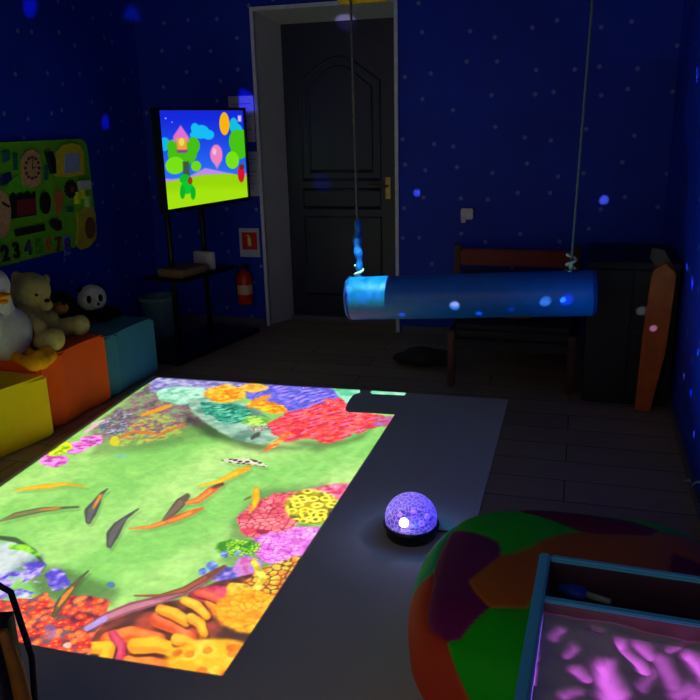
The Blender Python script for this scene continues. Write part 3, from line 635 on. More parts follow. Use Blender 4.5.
def tvp(x, back): # point on vertical plane behind the screen
    return tvL+tdir*x-tn*back
st = empty('television_stand', 'black metal floor stand with two posts under the television', 'television stand', tvp(.42, .2))
SO = st.location
dark = mat('stand_metal', (22, 24, 34), .4, .4)
p1 = tvp(.22, .2); p2 = tvp(.56, .2)
for p in (p1, p2):
    bm = bmesh.new(); tube(bm, [Vector((p.x, p.y, .03))-SO, Vector((p.x, p.y, 1.35))-SO], .018, 14); new_obj('post', bm, dark, st, True)
new_obj('base', bbox(-.05, .85, -.02, .42, .003, .03, .006, Matrix.Translation(-SO) @ Matrix.Translation((0, 0, 0)) @ Matrix(((tdir.x, -tn.x, 0, tvL.x), (tdir.y, -tn.y, 0, tvL.y), (0, 0, 1, 0), (0, 0, 0, 1)))), dark, st)
SM = Matrix.Translation(-SO) @ Matrix(((tdir.x, -tn.x, 0, tvL.x), (tdir.y, -tn.y, 0, tvL.y), (0, 0, 1, 0), (0, 0, 0, 1)))
new_obj('shelf', bbox(.1, .68, .02, .34, .50, .52, .004, SM), dark, st)
new_obj('bracket', bbox(.18, .62, .048, .20, 1.2, 1.28, .004, SM), dark, st)
WM = Matrix(((tdir.x, -tn.x, 0, tvL.x), (tdir.y, -tn.y, 0, tvL.y), (0, 0, 1, 0), (0, 0, 0, 1)))
tag(new_obj('media_box', bbox(.14, .40, .05, .26, .521, .575, .006, WM), mat('brown_box', (120, 95, 75), .6)), 'low brown box on the shelf below the television', 'box')
tag(new_obj('wireless_router', bbox(.46, .50, .06, .22, .521, .64, .006, WM), mat('white_plastic', (190, 190, 200), .5)), 'slim upright whitish box on the shelf below the television', 'device')

# ------------------------------------------------------------------ things on the back wall
paper = mat('paper', (190, 198, 215), .7, vary=.05); red = mat('sign_red', (200, 25, 20), .5); glowy = mat('sign_yellow', (250, 225, 120), .6)
def sheet(z0, z1, label, x0=-2.41, x1=-2.222):
    bm = bbox(x0, x1, YB-.008, YB-.001, z0, z1, .001)
    o = new_obj('wall_notice', bm, paper); tag(o, label, 'notice', 'paper notices beside the door')
    bm = bmesh.new()
    for i in range(8):
        z = z1-.05-i*(z1-z0-.08)/8; box(bm, x0+.02, x1-.02-.05*(i % 3)*.5, YB-.0095, YB-.0078, z-.004, z)
    new_obj('printed_lines', bm, mat('ink', (60, 70, 110), .7), o)
sheet(1.33, 1.64, 'upper pale paper notice on the back wall, partly behind the television')
sheet(.955, 1.265, 'lower pale paper notice on the back wall, partly behind the television', -2.41, -2.212)
a = on_y(239, 228, YB); c = on_y(260.5, 257, YB)
sg = tag(new_obj('fire_sign', bbox(a.x, c.x, YB-.008, YB-.001, c.z, a.z, .001), paper), 'white notice with red square fire extinguisher sign above the extinguisher', 'sign')
s0 = on_y(242, 232, YB); s1 = on_y(258, 249.5, YB)
new_obj('red_panel', bbox(s0.x, s1.x, YB-.011, YB-.007, s1.z, s0.z, .001), red, sg)
cx_, cz_ = (s0.x+s1.x)/2, (s0.z+s1.z)/2
bm = bmesh.new(); box(bm, cx_-.014, cx_+.014, YB-.013, YB-.0105, cz_-.038, cz_+.022); box(bm, cx_-.006, cx_+.006, YB-.013, YB-.0105, cz_+.022, cz_+.034); box(bm, cx_-.02, cx_+.004, YB-.013, YB-.0105, cz_+.034, cz_+.042)
new_obj('extinguisher_symbol', bm, glowy, sg)
ex = on_y(246, 304, YB-.075)
fe = empty('fire_extinguisher', 'small red fire extinguisher mounted low on the blue wall beside the door', 'fire extinguisher', (ex.x, YB-.075, ex.z))
bm = bmesh.new(); lathe(bm, [(0, 0), (.05, .002), (.056, .015), (.056, .2), (.05, .225), (.03, .245), (.018, .252), (.018, .262), (0, .262)], 40); new_obj('cylinder', bm, mat('extinguisher_red', (215, 30, 12), .3), fe, True)
bm = bmesh.new(); box(bm, -.012, .012, -.014, .014, .262, .285); box(bm, -.006, .05, -.008, .008, .288, .297); box(bm, -.006, .045, -.008, .008, .27, .277); bm.transform(Matrix.Translation((0, 0, 0))); new_obj('valve', bm, blk, fe)
bm = bmesh.new(); tube(bm, [(-.012, 0, .272), (-.045, 0, .265), (-.066, -.005, .22), (-.066, -.01, .12), (-.063, -.012, .08)], [.006]*4+[.01], 8); new_obj('hose', bm, blk, fe, True)
new_obj('label_band', (lambda bm: (lathe(bm, [(.0565, .08), (.0568, .081), (.0568, .15), (.0565, .151)], 40), bm)[1])(bmesh.new()), mat('label_cream', (225, 200, 150), .5), fe, True)
new_obj('wall_bracket', bbox(-.03, .03, .05, .074, .1, .2, .003), blk, fe)
a = on_y(461.5, 208, YB); c = on_y(473.5, 219, YB)
ob = tag(new_obj('wall_socket', bbox(a.x, c.x, YB-.035, YB-.001, c.z, a.z, .006), mat('socket_white', (215, 215, 225), .4)), 'small white box socket on the starry wall above the red daybed', 'socket')
new_obj('plug', bbox(a.x+.005, a.x+.035, YB-.05, YB-.03, c.z-.02, c.z+.015, .004), mat('socket_white', (215, 215, 225), .4), ob)

# ------------------------------------------------------------------ busy board on the left wall
BX = XL+.028
bg = mat('board_green', (105, 190, 25), .6, vary=.15, scale=12)
def yz(x, y, X=BX): p = on_x(x, y, X); return (p.y, p.z)
def slab_yz(name, pts, th, m, parent, X=BX, base=0, org=None):
    bm = bmesh.new()
    Mr = Matrix(((0, 0, 1, X+base), (1, 0, 0, 0), (0, 1, 0, 0), (0, 0, 0, 1)))
    if org is not None: Mr = Matrix.Translation(-org) @ Mr
    prism(bm, pts, 0, th, Mr); bmesh.ops.recalc_face_normals(bm, faces=bm.faces)
    bmesh.ops.bevel(bm, geom=bm.edges[:], offset=.0015, segments=1, affect='EDGES')
    return new_obj(name, bm, m, parent)
yr0, yr1, zr0, zr1, rc = 3.32, 4.445, .725, 1.388, .07
pts = []
for cx0, cz0, a0 in ((yr1-rc, zr0+rc, -PI/2), (yr1-rc, zr1-rc, 0), (yr0+rc, zr1-rc, PI/2), (yr0+rc, zr0+rc, PI)):
    for i in range(9): a = a0+PI/2*i/8; pts.append((cx0+rc*math.cos(a), cz0+rc*math.sin(a)))
bb = empty('busy_board', 'green activity board with numbers, clock and latches on the left blue wall', 'activity board', (BX, 3.9, zr0))
OB = bb.location.copy()
slab_yz('backboard', pts, .02, bg, bb, XL+.006, 0, OB)
def item(name, px, m, th=.012, base=0.0): return slab_yz(name, [yz(*p) for p in px], th, m, bb, BX, base, OB)
def ring(cx, cy, rx, ry, n=20, a0=0): return [(cx+rx*math.cos(a0+2*PI*i/n), cy+ry*math.sin(a0+2*PI*i/n)) for i in range(n)]
woodm = mat('board_wood', (205, 160, 115), .6, vary=.2, scale=60); darkm = mat('board_dark', (28, 26, 34), .5); yel = mat('board_yellow', (225, 205, 30), .5)
teal = mat('board_teal', (20, 110, 100), .5); maroon = mat('board_maroon', (125, 25, 40), .5); orang = mat('board_orange', (230, 90, 20), .5); lilac = mat('board_lilac', (120, 135, 240), .5); grn = mat('board_leaf', (60, 150, 20), .5)
item('house_frame', [(54, 176), (55, 152), (61, 145), (70, 142.5), (78, 145), (82, 153), (82.5, 174), (68, 177)], yel, .014)
item('mirror', [(62.5, 174), (62.5, 154), (77, 152.5), (77.5, 171.5)], mat('mirror_grey', (150, 175, 215), .3), .004, .0145)
clock = item('clock_face', [(21, 185), (20, 160), (24, 152), (31, 149), (38, 154), (40, 166), (39, 184), (30, 188)], woodm)
for i in range(12):
    a = 2*PI*i/12; item('clock_peg', ring(30+7*math.cos(a), 168+10.5*math.sin(a), 1.1, 1.5, 8), mat('peg_brown', (95, 55, 40), .5), .008, .0125)
item('clock_hand', [(30, 168.5), (31, 159), (30, 167)], darkm, .004, .0125); item('clock_hand', [(30, 167.5), (36, 167), (30, 169)], darkm, .004, .0125)
item('door_latch', [(44, 152), (50, 151), (53, 160), (54, 173), (50, 174), (47, 163)], darkm, .02)
item('slot', [(43.5, 165), (47.5, 165), (47.5, 180), (43.5, 180)], teal, .006); item('slot', [(12.5, 153), (17, 153), (17, 170), (13, 170)], teal, .006)
item('castle_door', [(9, 219), (9, 196), (12, 192), (15, 196), (19, 192), (23, 195), (27, 191), (30, 195), (34, 191), (35, 215)], darkm, .012)
item('castle_panel', [(15, 216), (15, 200), (33, 198), (33, 214)], maroon, .006, .0125)
item('oval_knob', ring(44, 203, 4.6, 11), darkm, .018)
item('ice_cream', [(53, 192), (57, 189), (62, 192), (63, 200), (59, 214), (56, 214), (53, 202)], mat('board_cone', (190, 120, 50), .6), .01)
gear = item('gear', [(70+(6.3 if i % 2 else 5)*math.cos(i*PI/12), 189+(9.5 if i % 2 else 7.6)*math.sin(i*PI/12)) for i in range(24)], darkm, .014)
item('gear_hub', ring(70, 189, 2, 3), mat('hub', (120, 60, 60), .5), .01, .0145)
item('switch_block', [(77, 181), (87, 180), (87.5, 189), (78, 190)], mat('switch_grey', (190, 200, 200), .5), .03)
item('peg', [(73.5, 192), (76, 192), (76.5, 204), (74, 204)], mat('peg_lime', (215, 240, 30), .4), .03)
item('peg', [(79, 190), (81.5, 189), (82, 199), (79.5, 199)], mat('peg_lime', (215, 240, 30), .4), .03)
item('peg', [(84, 196), (86.5, 196), (87, 207), (84.5, 207)], mat('peg_pale', (170, 220, 150), .4), .03)
item('sliding_bar', [(14, 230), (43, 224), (43.5, 230.5), (15, 236.5)], darkm, .016)
item('bolt_lock', [(48, 222), (53, 219), (59, 221), (60, 229), (56, 231), (51, 228)], darkm, .02)
item('leaf_shape', [(4, 188), (10, 180), (18, 174), (26, 180), (28, 190), (18, 193), (8, 193)], mat('board_bright_green', (90, 200, 30), .5), .006)
item('toggle', [(0, 176), (9, 172), (10, 180), (0, 186)], mat('board_navy', (25, 35, 110), .5), .016)
item('toggle', [(1, 152), (8, 150), (8, 160), (2, 163)], teal, .016)
item('wheel', ring(-1, 214, 10.5, 24, 24), woodm, .012)
item('wheel_spoke', [(0, 201), (8, 206), (7, 208), (0, 204)], darkm, .004, .0125)
item('wheel', [(76, 212), (83, 207), (90, 206), (94, 213), (95, 227), (94, 240), (88, 247), (80, 250), (75, 244), (77, 228)], mat('board_olive', (190, 180, 40), .5), .012)
item('wheel_disc', ring(88, 228, 5, 11, 20), mat('disc_brown', (120, 75, 40), .5), .008, .0125)
item('slot', [(66, 206), (73, 206), (73, 212), (66, 212)], teal, .006)
item('number_tile', [(63, 237), (70, 235), (70.5, 254), (64, 256)], lilac, .004)
for ch_, x_, y_, mm in (('2', 5, 254, darkm), ('3', 16, 251, darkm), ('4', 28, 248.5, mat('num_violet', (80, 60, 110), .5)), ('5', 38.5, 247, grn), ('6', 48.5, 246, orang), ('7', 58, 245, mat('num_brown', (110, 60, 30), .5)), ('8', 67, 245.5, mat('num_blue', (60, 60, 150), .5))):
    p = on_x(x_, y_, BX+.002)-OB
    text_mesh('number', ch_, .118, .004, Matrix.Translation(p+Vector((.004, 0, 0))) @ Matrix(((0, 0, 1, 0), (1, 0, 0, 0), (0, 1, 0, 0), (0, 0, 0, 1))), mm, bb, .004)

# ------------------------------------------------------------------ soft seat blocks along the left wall
ZT = .335
def seat(name_label, pts, rgb, key, ZT=.335):
    c = Vector((sum(p[0] for p in pts)/len(pts), sum(p[1] for p in pts)/len(pts), 0))
    bm = bmesh.new(); prism(bm, [(x-c.x, y-c.y) for x, y in pts], .004, ZT)
    bmesh.ops.bevel(bm, geom=bm.edges[:], offset=.014, segments=3, affect='EDGES')
    o = new_obj('foam_seat_block', bm, mat(key, rgb, .55, vary=.05, scale=8, spec=.15), smooth=False); o.location = c
    tag(o, name_label, 'seat block', 'soft seat blocks along the left wall')
    return o
def arc(p, q_, sag, n=8):
    (x0_, y0_), (x1_, y1_) = p, q_; r = []
    for i in range(n+1):
        t = i/n; r.append((x0_+(x1_-x0_)*t-sag*4*t*(1-t), y0_+(y1_-y0_)*t))
    return r
seat('yellow foam seat block at the near end of the row, white duck toy on top', [(-3.0, 2.0)]+arc((-2.50, 2.0), (-2.418, 2.965), .07)+[(-3.0, 3.0)], (255, 215, 0), 'seat_yellow', .318)
seat('orange foam seat block between the yellow and the teal block', [(-3.0, 3.01), (-2.50, 3.0), (-2.462, 3.10)]+arc((-2.455, 3.12), (-2.436, 3.49), .02)+[(-3.0, 3.50)], (245, 92, 0), 'seat_orange', .378)
seat('teal blue foam seat block at the far end of the row, nearest the television', [(-3.0, 3.51), (-2.47, 3.50), (-2.446, 3.57)]+arc((-2.444, 3.58), (-2.43, 3.99), .02)+[(-3.0, 4.0)], (60, 130, 150), 'seat_teal', .35)

# ------------------------------------------------------------------ soft toys
def at(x, y, X): return on_x(x, y, X)
cream = mat('cream_plush', (200, 180, 115), .95, vary=.12, scale=40, bump=.6, bscale=260, spec=.1)
black_pl = mat('black_plush', (18, 18, 22), .95, bump=.5, bscale=260, spec=.1); eye = mat('toy_eye', (10, 10, 12), .15)
white_pl = mat('white_plush', (222, 215, 222), .95, vary=.08, scale=20, bump=.6, bscale=240, spec=.1); orange_pl = mat('orange_plush', (255, 165, 10), .9, bump=.4, bscale=240, spec=.1)
def local(o): return lambda p: Vector(p)-o.location
# bear
ZO = .379
r0 = at(34, 345, -2.74)
tb_ = empty('teddy_bear', 'cream teddy bear sitting with its legs out on the orange seat block', 'soft toy', (r0.x, r0.y, ZO), group='soft toys on the seat blocks')
Lc = local(tb_); H = at(30, 291, -2.74); Bd = at(34, 326, -2.77)
bm = bmesh.new()
ellip(bm, Lc(H), (.102, .108, .10)); ellip(bm, Lc(Bd), (.09, .10, .115)); ellip(bm, Lc(at(45, 305, -2.66)), (.042, .042, .034))
ellip(bm, Lc(at(16, 277, -2.80)), (.02, .034, .034)); ellip(bm, Lc(at(46, 280, -2.80)), (.02, .03, .034))
F1 = at(55, 342, -2.50); F2 = at(81, 331, -2.55); F1.z = max(F1.z, ZO+.058); F2.z = max(F2.z, ZO+.055)
limb(bm, Lc(at(38, 341, -2.72)), Lc(F1+Vector((-.04, -.02, 0))), .055, .055); limb(bm, Lc(at(44, 338, -2.76)), Lc(F2+Vector((-.05, -.02, 0))), .05, .052)
ellip(bm, Lc(F1), (.045, .062, .062)); ellip(bm, Lc(F2), (.045, .060, .06))
limb(bm, Lc(at(22, 312, -2.70)), Lc(at(40, 327, -2.58)), .038, .042); limb(bm, Lc(at(42, 313, -2.78)), Lc(at(52, 318, -2.68)), .036, .038)
fused('body', bm, cream, tb_, .009)
def bead(parent, name, p, r, m, sq=(1, 1, 1)):
    bm = bmesh.new(); ellip(bm, Vector(p)-parent.location, (r*sq[0], r*sq[1], r*sq[2]), seg=14); return new_obj(name, bm, m, parent, True)
bead(tb_, 'nose', at(47, 300.5, -2.617), .014, eye, (1, 1.1, .8)); bead(tb_, 'eye', at(36.5, 295, -2.642), .009, eye); bead(tb_, 'eye', at(45.5, 293, -2.668), .009, eye)
# panda
ZT = .351
r0 = at(94, 327, -2.76)
pd = empty('panda_toy', 'black and white panda soft toy sitting on the teal seat block', 'soft toy', (r0.x, r0.y, ZT), group='soft toys on the seat blocks')
Lc = local(pd)
bm = bmesh.new(); Bp = at(93, 322, -2.78); ellip(bm, Lc((Bp.x, Bp.y, ZT+.075)), (.075, .09, .075)); limb(bm, Lc(at(84, 316, -2.74)), Lc(at(78, 326, -2.68)), .028, .03); limb(bm, Lc(at(102, 316, -2.76)), Lc(at(108, 322, -2.72)), .028, .03)
ellip(bm, Lc(at(80.5, 290, -2.80)), (.02, .024, .024)); ellip(bm, Lc(at(99, 287, -2.82)), (.02, .024, .024))
limb(bm, Lc((Bp.x+.03, Bp.y-.05, ZT+.04)), Lc((Bp.x+.13, Bp.y-.05, ZT+.035)), .035, .035); limb(bm, Lc((Bp.x+.03, Bp.y+.05, ZT+.04)), Lc((Bp.x+.13, Bp.y+.06, ZT+.035)), .035, .035)
fused('body', bm, black_pl, pd, .008)
bm = bmesh.new(); Hp = at(92, 298.5, -2.76); ellip(bm, Lc(Hp), (.078, .094, .084)); ellip(bm, Lc(at(96, 304, -2.70)), (.028, .034, .024))
fused('head', bm, mat('panda_white', (225, 225, 205), .95, bump=.5, bscale=260, spec=.1), pd, .007)
bead(pd, 'eye_patch', at(89, 299.5, -2.686), .019, black_pl, (.6, 1, 1.25)); bead(pd, 'eye_patch', at(100.5, 298, -2.684), .019, black_pl, (.6, .9, 1.2)); bead(pd, 'nose', at(98.5, 304, -2.668), .009, eye)
# brown toy between
r0 = at(62, 322, -2.86)
dg = empty('dog_toy', 'dark brown soft toy with a tan muzzle, between the teddy bear and the panda', 'soft toy', (r0.x, r0.y, ZT), group='soft toys on the seat blocks')
Lc = local(dg); bm = bmesh.new()
bc = at(64, 318, -2.86); ellip(bm, Lc((bc.x, bc.y, ZT+.065)), (.08, .11, .065)); ellip(bm, Lc(at(61, 301, -2.85)), (.06, .07, .06)); ellip(bm, Lc(at(50, 300, -2.86)), (.02, .025, .035)); ellip(bm, Lc(at(73, 302, -2.86)), (.02, .025, .035))
limb(bm, Lc((bc.x+.02, bc.y+.04, ZT+.05)), Lc((bc.x+.14, bc.y+.09, ZT+.035)), .035, .032)
fused('body', bm, mat('brown_plush', (38, 28, 26), .95, bump=.5, bscale=260, spec=.1), dg, .008)
bm = bmesh.new(); ellip(bm, Lc(at(60, 308, -2.77)), (.045, .05, .036)); new_obj('muzzle', bm, mat('tan_plush', (225, 165, 80), .95, bump=.5, bscale=260, spec=.1), dg, True)
bead(dg, 'nose', at(64, 303.5, -2.735), .011, eye)
# duck
ZT = .319
r0 = at(8, 362, -2.66)
dk = empty('duck_toy', 'white duck soft toy with orange beak and feet on the yellow seat block', 'soft toy', (r0.x, r0.y, ZT), group='soft toys on the seat blocks')
Lc = local(dk); bm = bmesh.new()
bd = at(6, 333, -2.68); bd.z = max(bd.z, ZT+.135); ellip(bm, Lc(bd), (.115, .14, .138)); hd = at(-9, 286, -2.68); ellip(bm, Lc(hd), (.085, .09, .09)); limb(bm, Lc(bd+Vector((0, -.01, .08))), Lc(hd), .07, .07)
limb(bm, Lc(at(-2, 318, -2.57)), Lc(at(-6, 345, -2.54)), .03, .03)
fused('body', bm, white_pl, dk, .01)
bm = bmesh.new(); ellip(bm, Lc(at(2, 296, -2.60)), (.04, .035, .017), rot=(0, 0, .4)); ellip(bm, Lc(at(1, 301, -2.60)), (.034, .03, .013), rot=(0, .25, .4)); new_obj('beak', bm, orange_pl, dk, True)
f1_ = at(38, 361, -2.45); f2_ = at(43, 352, -2.50); f1_.z = max(f1_.z, ZT+.04); f2_.z = ZT+.055
for f_, b_ in ((f1_, at(16, 357, -2.6)), (f2_, at(26, 349, -2.64))):
    bm = bmesh.new(); b_.z = max(b_.z, ZT+.035); limb(bm, Lc(b_), Lc(f_+Vector((-.03, -.03, 0))), .026, .028)
    for dx_, dy_ in ((.0, -.028), (.012, 0), (.0, .028)): ellip(bm, Lc(f_+Vector((dx_, dy_, 0))), (.052, .036, .042))
    ellip(bm, Lc(f_+Vector((.012, 0, .008))), (.03, .05, .05))
    fused('foot', bm, orange_pl, dk, .007)
bead(dk, 'eye', at(-3, 283, -2.595), .01, eye)

# ------------------------------------------------------------------ plastic tub in the corner
tp = on_z(166, 336, 0); tub_c = Vector((-2.87, 4.78, 0))
bm = bmesh.new(); lathe(bm, [(0, .004), (.098, .004), (.1, .01), (.122, .27), (.13, .272), (.13, .285), (.118, .285), (.095, .012), (0, .012)], 40)
tb2 = new_obj('plastic_bin', bm, mat('bin_teal', (95, 135, 140), .5), smooth=False); tb2.location = tub_c; tag(tb2, 'greyish teal plastic bin on the floor behind the teal seat block', 'bin')
bm = bmesh.new(); lathe(bm, [(.131, .262), (.137, .264), (.137, .29), (.131, .292)], 40); new_obj('rim', bm, mat('bin_rim', (110, 150, 155), .4), tb2, True)

# ------------------------------------------------------------------ red daybed at the back wall
rp = mat('red_wood', (125, 0, 14), .5, vary=.15, scale=8); dkf = mat('dark_cushion', (22, 18, 28), .8)
dbx0, dbx1, dby0, dby1 = -.79, .02, 4.1, 5.12
db = empty('daybed', 'dark red wooden daybed with a low backrest against the back wall', 'daybed', ((dbx0+dbx1)/2, (dby0+dby1)/2, 0))
DM = Matrix.Translation(-db.location)
new_obj('backrest', bbox(dbx0+.04, dbx1-.04, dby1-.07, dby1-.03, .52, .63, .01, DM), rp, db)
new_obj('back_cushion', bbox(dbx0+.06, dbx1-.06, dby1-.17, dby1-.075, .36, .50, .03, DM, 3), dkf, db)
for X_ in (dbx0, dbx1-.045):
    new_obj('leg', bbox(X_, X_+.045, dby1-.07, dby1-.02, 0, .66, .008, DM), mat('dark_red_wood', (60, 6, 12), .5), db)
for X_ in (dbx0+.12, dbx1-.045):
    new_obj('leg', bbox(X_, X_+.04, dby0, dby0+.05, 0, .33, .008, DM), mat('dark_red_wood', (60, 6, 12), .5), db)
new_obj('seat_frame', bbox(dbx0+.12, dbx1, dby0+.002, dby1-.08, .22, .28, .008, DM), dkf, db)
new_obj('seat_cushion', bbox(dbx0+.13, dbx1-.01, dby0+.01, dby1-.18, .282, .36, .03, DM, 3), dkf, db)
ts = on_y(517, 328, 4.3)
bm = bmesh.new(); ellip(bm, (0, 0, 0), (.10, .06, .03)); o = new_obj('small_cushion', bm, mat('rust_cloth', (170, 80, 25), .8), smooth=True); o.location = (ts.x, 4.3, .392); tag(o, 'small rust orange cushion lying on the dark daybed', 'cushion')
# dark bag on the floor in front of it
c_ = on_z(418, 372, 0); c2 = on_z(398, 372, 0)
bm = bmesh.new(); ellip(bm, (0, 0, .062), (.13, .09, .06)); ellip(bm, (.1, .03, .052), (.1, .08, .05)); ellip(bm, (-.1, .02, .04), (.09, .06, .038))
g_ = fused('cloth_bundle', bm, mat('dark_cloth', (34, 26, 30), .85, vary=.3, scale=20, bump=.6, bscale=25), None, .01); g_.location = (c_.x+.0, c_.y+.12, 0); tag(g_, 'dark crumpled cloth bundle on the floor beneath the bolster swing', 'cloth')

# ------------------------------------------------------------------ dark cabinet and orange board by the right wall
cb = empty('dark_cabinet', 'low black cabinet in the dark right corner, behind the swing end', 'cabinet', (.275, 4.32, 0))
dkw = mat('black_wood', (7, 7, 11), .55)
CMx = Matrix.Translation(-cb.location)
new_obj('body', bbox(.06, .485, 4.02, 4.62, .0, .72, .008, CMx), dkw, cb)
new_obj('top', bbox(.05, .49, 4.0, 4.64, .721, .75, .006, CMx), dkw, cb)
for xa, xb in ((.07, .268), (.277, .475)):
    d_ = new_obj('door', bbox(xa, xb, 4.004, 4.019, .04, .71, .004, CMx), dkw, cb)
    kx = xb-.02 if xa < .2 else xa+.02
    bm = bmesh.new(); ellip(bm, Vector((kx, 3.996, .4))-cb.location, (.008, .01, .008), seg=12); new_obj('knob', bm, mat('steel', (140, 140, 150), .3, 1), d_, True)
pts_f = [on_y(x, y, 3.93) for x, y in ((633, 430), (648, 432), (664, 372), (674, 302), (674, 296), (664, 286), (653, 292), (650, 300), (642, 350))]
bm = bmesh.new()
fr = [bm.verts.new(p-pts_f[0]) for p in pts_f]; bk = [bm.verts.new(p-pts_f[0]+Vector((0, .05, 0))) for p in pts_f]
bm.faces.new(fr); bm.faces.new(bk[::-1])
for i in range(len(fr)): j = (i+1) % len(fr); bm.faces.new([fr[i], bk[i], bk[j], fr[j]])
bmesh.ops.recalc_face_normals(bm, faces=bm.faces); bmesh.ops.bevel(bm, geom=bm.edges[:], offset=.004, segments=2, affect='EDGES')
sl = new_obj('wooden_board', bm, mat('orange_wood', (200, 95, 30), .5, vary=.2, scale=14)); sl.location = pts_f[0]; tag(sl, 'orange brown wooden board leaning in the dark corner by the right wall', 'board')
mn = min(v.z for v in pts_f); sl.location.z += max(0, .002-mn)
pa = [on_y(x, y, 3.975) for x, y in ((648, 280), (650, 270), (662, 272), (673, 292), (671, 300), (660, 297))]
bm = bmesh.new(); o0 = sl.location
fr = [bm.verts.new(p-o0+Vector((0, -.012, sl.location.z-pts_f[0].z))) for p in pa]; bk = [bm.verts.new(v.co+Vector((0, .024, 0))) for v in fr]
bm.faces.new(fr); bm.faces.new(bk[::-1])
for i in range(len(fr)): j = (i+1) % len(fr); bm.faces.new([fr[i], bk[i], bk[j], fr[j]])
bmesh.ops.recalc_face_normals(bm, faces=bm.faces); new_obj('top_bracket', bm, mat('brown_wood', (90, 60, 30), .5), sl)
# white cord loop on the right wall
bm = bmesh.new(); P_ = [on_x(x, y, XR-.015-.01*math.sin(i)) for i, (x, y) in enumerate(((681, 503), (681, 492), (684, 484), (689, 480), (692, 485), (690, 492), (694, 484), (699, 482), (704, 484), (706, 492), (703, 502), (696, 507), (691, 503)))]
f_ = []
for i in range(len(P_)-1):
    for k_ in range(5):
        t_ = k_/5; a_, b_, c_, d_ = P_[max(i-1, 0)], P_[i], P_[i+1], P_[min(i+2, len(P_)-1)]
        f_.append(.5*((2*b_)+(c_-a_)*t_+(2*a_-5*b_+4*c_-d_)*t_**2+(3*b_-a_-3*c_+d_)*t_**3))
tube(bm, f_, .005, 8); o = new_obj('white_cord', bm, mat('cord_white', (210, 215, 230), .5), smooth=True); tag(o, 'tangled white cord hanging low on the right wall', 'cord')

# ------------------------------------------------------------------ patchwork beanbag
PC = Vector((.065, 1.80, .19)); RX, RY, RZ = .435, .39, .20
PCOL = [s2l(c) for c in ((10, 190, 15), (10, 200, 120), (115, 10, 90), (185, 95, 25), (120, 12, 42), (195, 62, 35))]
pm = mat('patchwork_vinyl', (128, 128, 128), .6, spec=.2); nt = pm.node_tree
at_ = nt.nodes.new('ShaderNodeAttribute'); at_.attribute_name = 'patch'; nt.links.new(at_.outputs['Color'], nt.nodes['Principled BSDF'].inputs['Base Color'])
def surf(dx, dy, dz):
    n = Vector((dx, dy, dz)).normalized(); e_ = .72
    f = lambda v: math.copysign(abs(v)**e_, v)
    rr = 1+.012*math.sin(7*n.x+3)*math.cos(6*n.y)
    return Vector((RX*f(n.x)*rr, RY*f(n.y)*rr, RZ*f(n.z)))
def hit_px(x, y):   # where the line of sight meets the bag
    d = ray(x, y); best = None
    for i in range(400):
        t = 1+i*.005; p = EYE+d*t-PC; q_ = (abs(p.x)/RX)**2.78+(abs(p.y)/RY)**2.78+(abs(p.z)/RZ)**2.78
        if q_ < 1: return p
        if best is None or q_ < best[0]: best = (q_, p.copy())
    return best[1]
seeds = [((421, 567), 1), ((466, 555), 2), ((494, 524), 0), ((523, 525), 0), ((603, 522), 4), ((655, 522), 0), ((650, 557), 3), ((690, 550), 3), ((600, 567), 3), ((545, 580), 3), ((500, 586), 3), ((458, 604), 2), ((414, 607), 5), ((427, 665), 5), ((508, 631), 0), ((600, 610), 0), ((690, 580), 4), ((500, 672), 0), ((540, 690), 0)]
def dirn(p): return Vector([math.copysign(abs(v/r)**(1/.72), v) for v, r in zip(p, (RX, RY, RZ))]).normalized()
seedp = [(dirn(hit_px(*s[0])), s[1]) for s in seeds]+[(Vector((.9, .1, .2)).normalized(), 3), (Vector((.7, -.7, .2)).normalized(), 0), (Vector((.2, .95, -.2)).normalized(), 2), (Vector((-.7, .7, -.3)).normalized(), 3), (Vector((0, 0, -1)), 3), (Vector((.8, .6, -.1)).normalized(), 5)]
bag = empty('patchwork_beanbag', 'low round beanbag with green, purple and orange brown patches beside the blue sand table', 'beanbag', (PC.x, PC.y, .0))
bm = bmesh.new(); bmesh.ops.create_icosphere(bm, subdivisions=7, radius=1)
vcol = []
for v in bm.verts:
    n = v.co.normalized(); ds = sorted(((n-s[0]).length, s[1]) for s in seedp); nx_ = next(d_ for d_ in ds if d_[1] != ds[0][1]); gap = nx_[0]-ds[0][0]
    wt_ = max(0, .5-gap/.024); vcol.append([a_*(1-wt_)+c_*wt_ for a_, c_ in zip(PCOL[ds[0][1]], PCOL[nx_[1]])]+[1])
    p = surf(*n); k_ = 1-.012*math.exp(-(gap/.022)**2)+.012*min(1, gap/.3)
    v.co = Vector((p.x*k_, p.y*k_, p.z*k_))
    v.co.z = max(v.co.z, -PC.z+.012)
    v.co.z += PC.z
bm.verts.index_update()
cov = new_obj('cover', bm, pm, bag, True); ca = cov.data.color_attributes.new('patch', 'FLOAT_COLOR', 'POINT'); ca.data.foreach_set('color', [q_ for c_ in vcol for q_ in c_])

# ------------------------------------------------------------------ sand light table
TZ = .75
c0 = on_z(540, 551.5, TZ)
stb = empty('sand_light_table', 'pale blue framed sand light table glowing pink at the front right', 'light table', (c0.x, c0.y, 0), rz=math.radians(-2.0))
fb = mat('table_blue', (95, 205, 255), .45, vary=.06, scale=10); inner = mat('table_inner', (120, 95, 120), .6)
W_, D_, BH, T = .47, .62, .075, .013
def tpart(n, *a, m=fb, b=.003): return new_obj(n, bbox(*a, b), m, stb)
tpart('side_rail', 0, .018, -D_, 0, TZ-BH, TZ); tpart('side_rail', W_-.018, W_, -D_, 0, TZ-BH, TZ)
tpart('end_rail', .0181, W_-.0181, -T, 0, TZ-BH, TZ-.001); tpart('end_rail', .0181, W_-.0181, -D_, -D_+T, TZ-BH, TZ-.001)
dv = tpart('divider', .0181, W_-.0181, -.132, -.121, TZ-BH+.010, TZ-.008, m=mat('divider_pink', (150, 95, 120), .6), b=0)
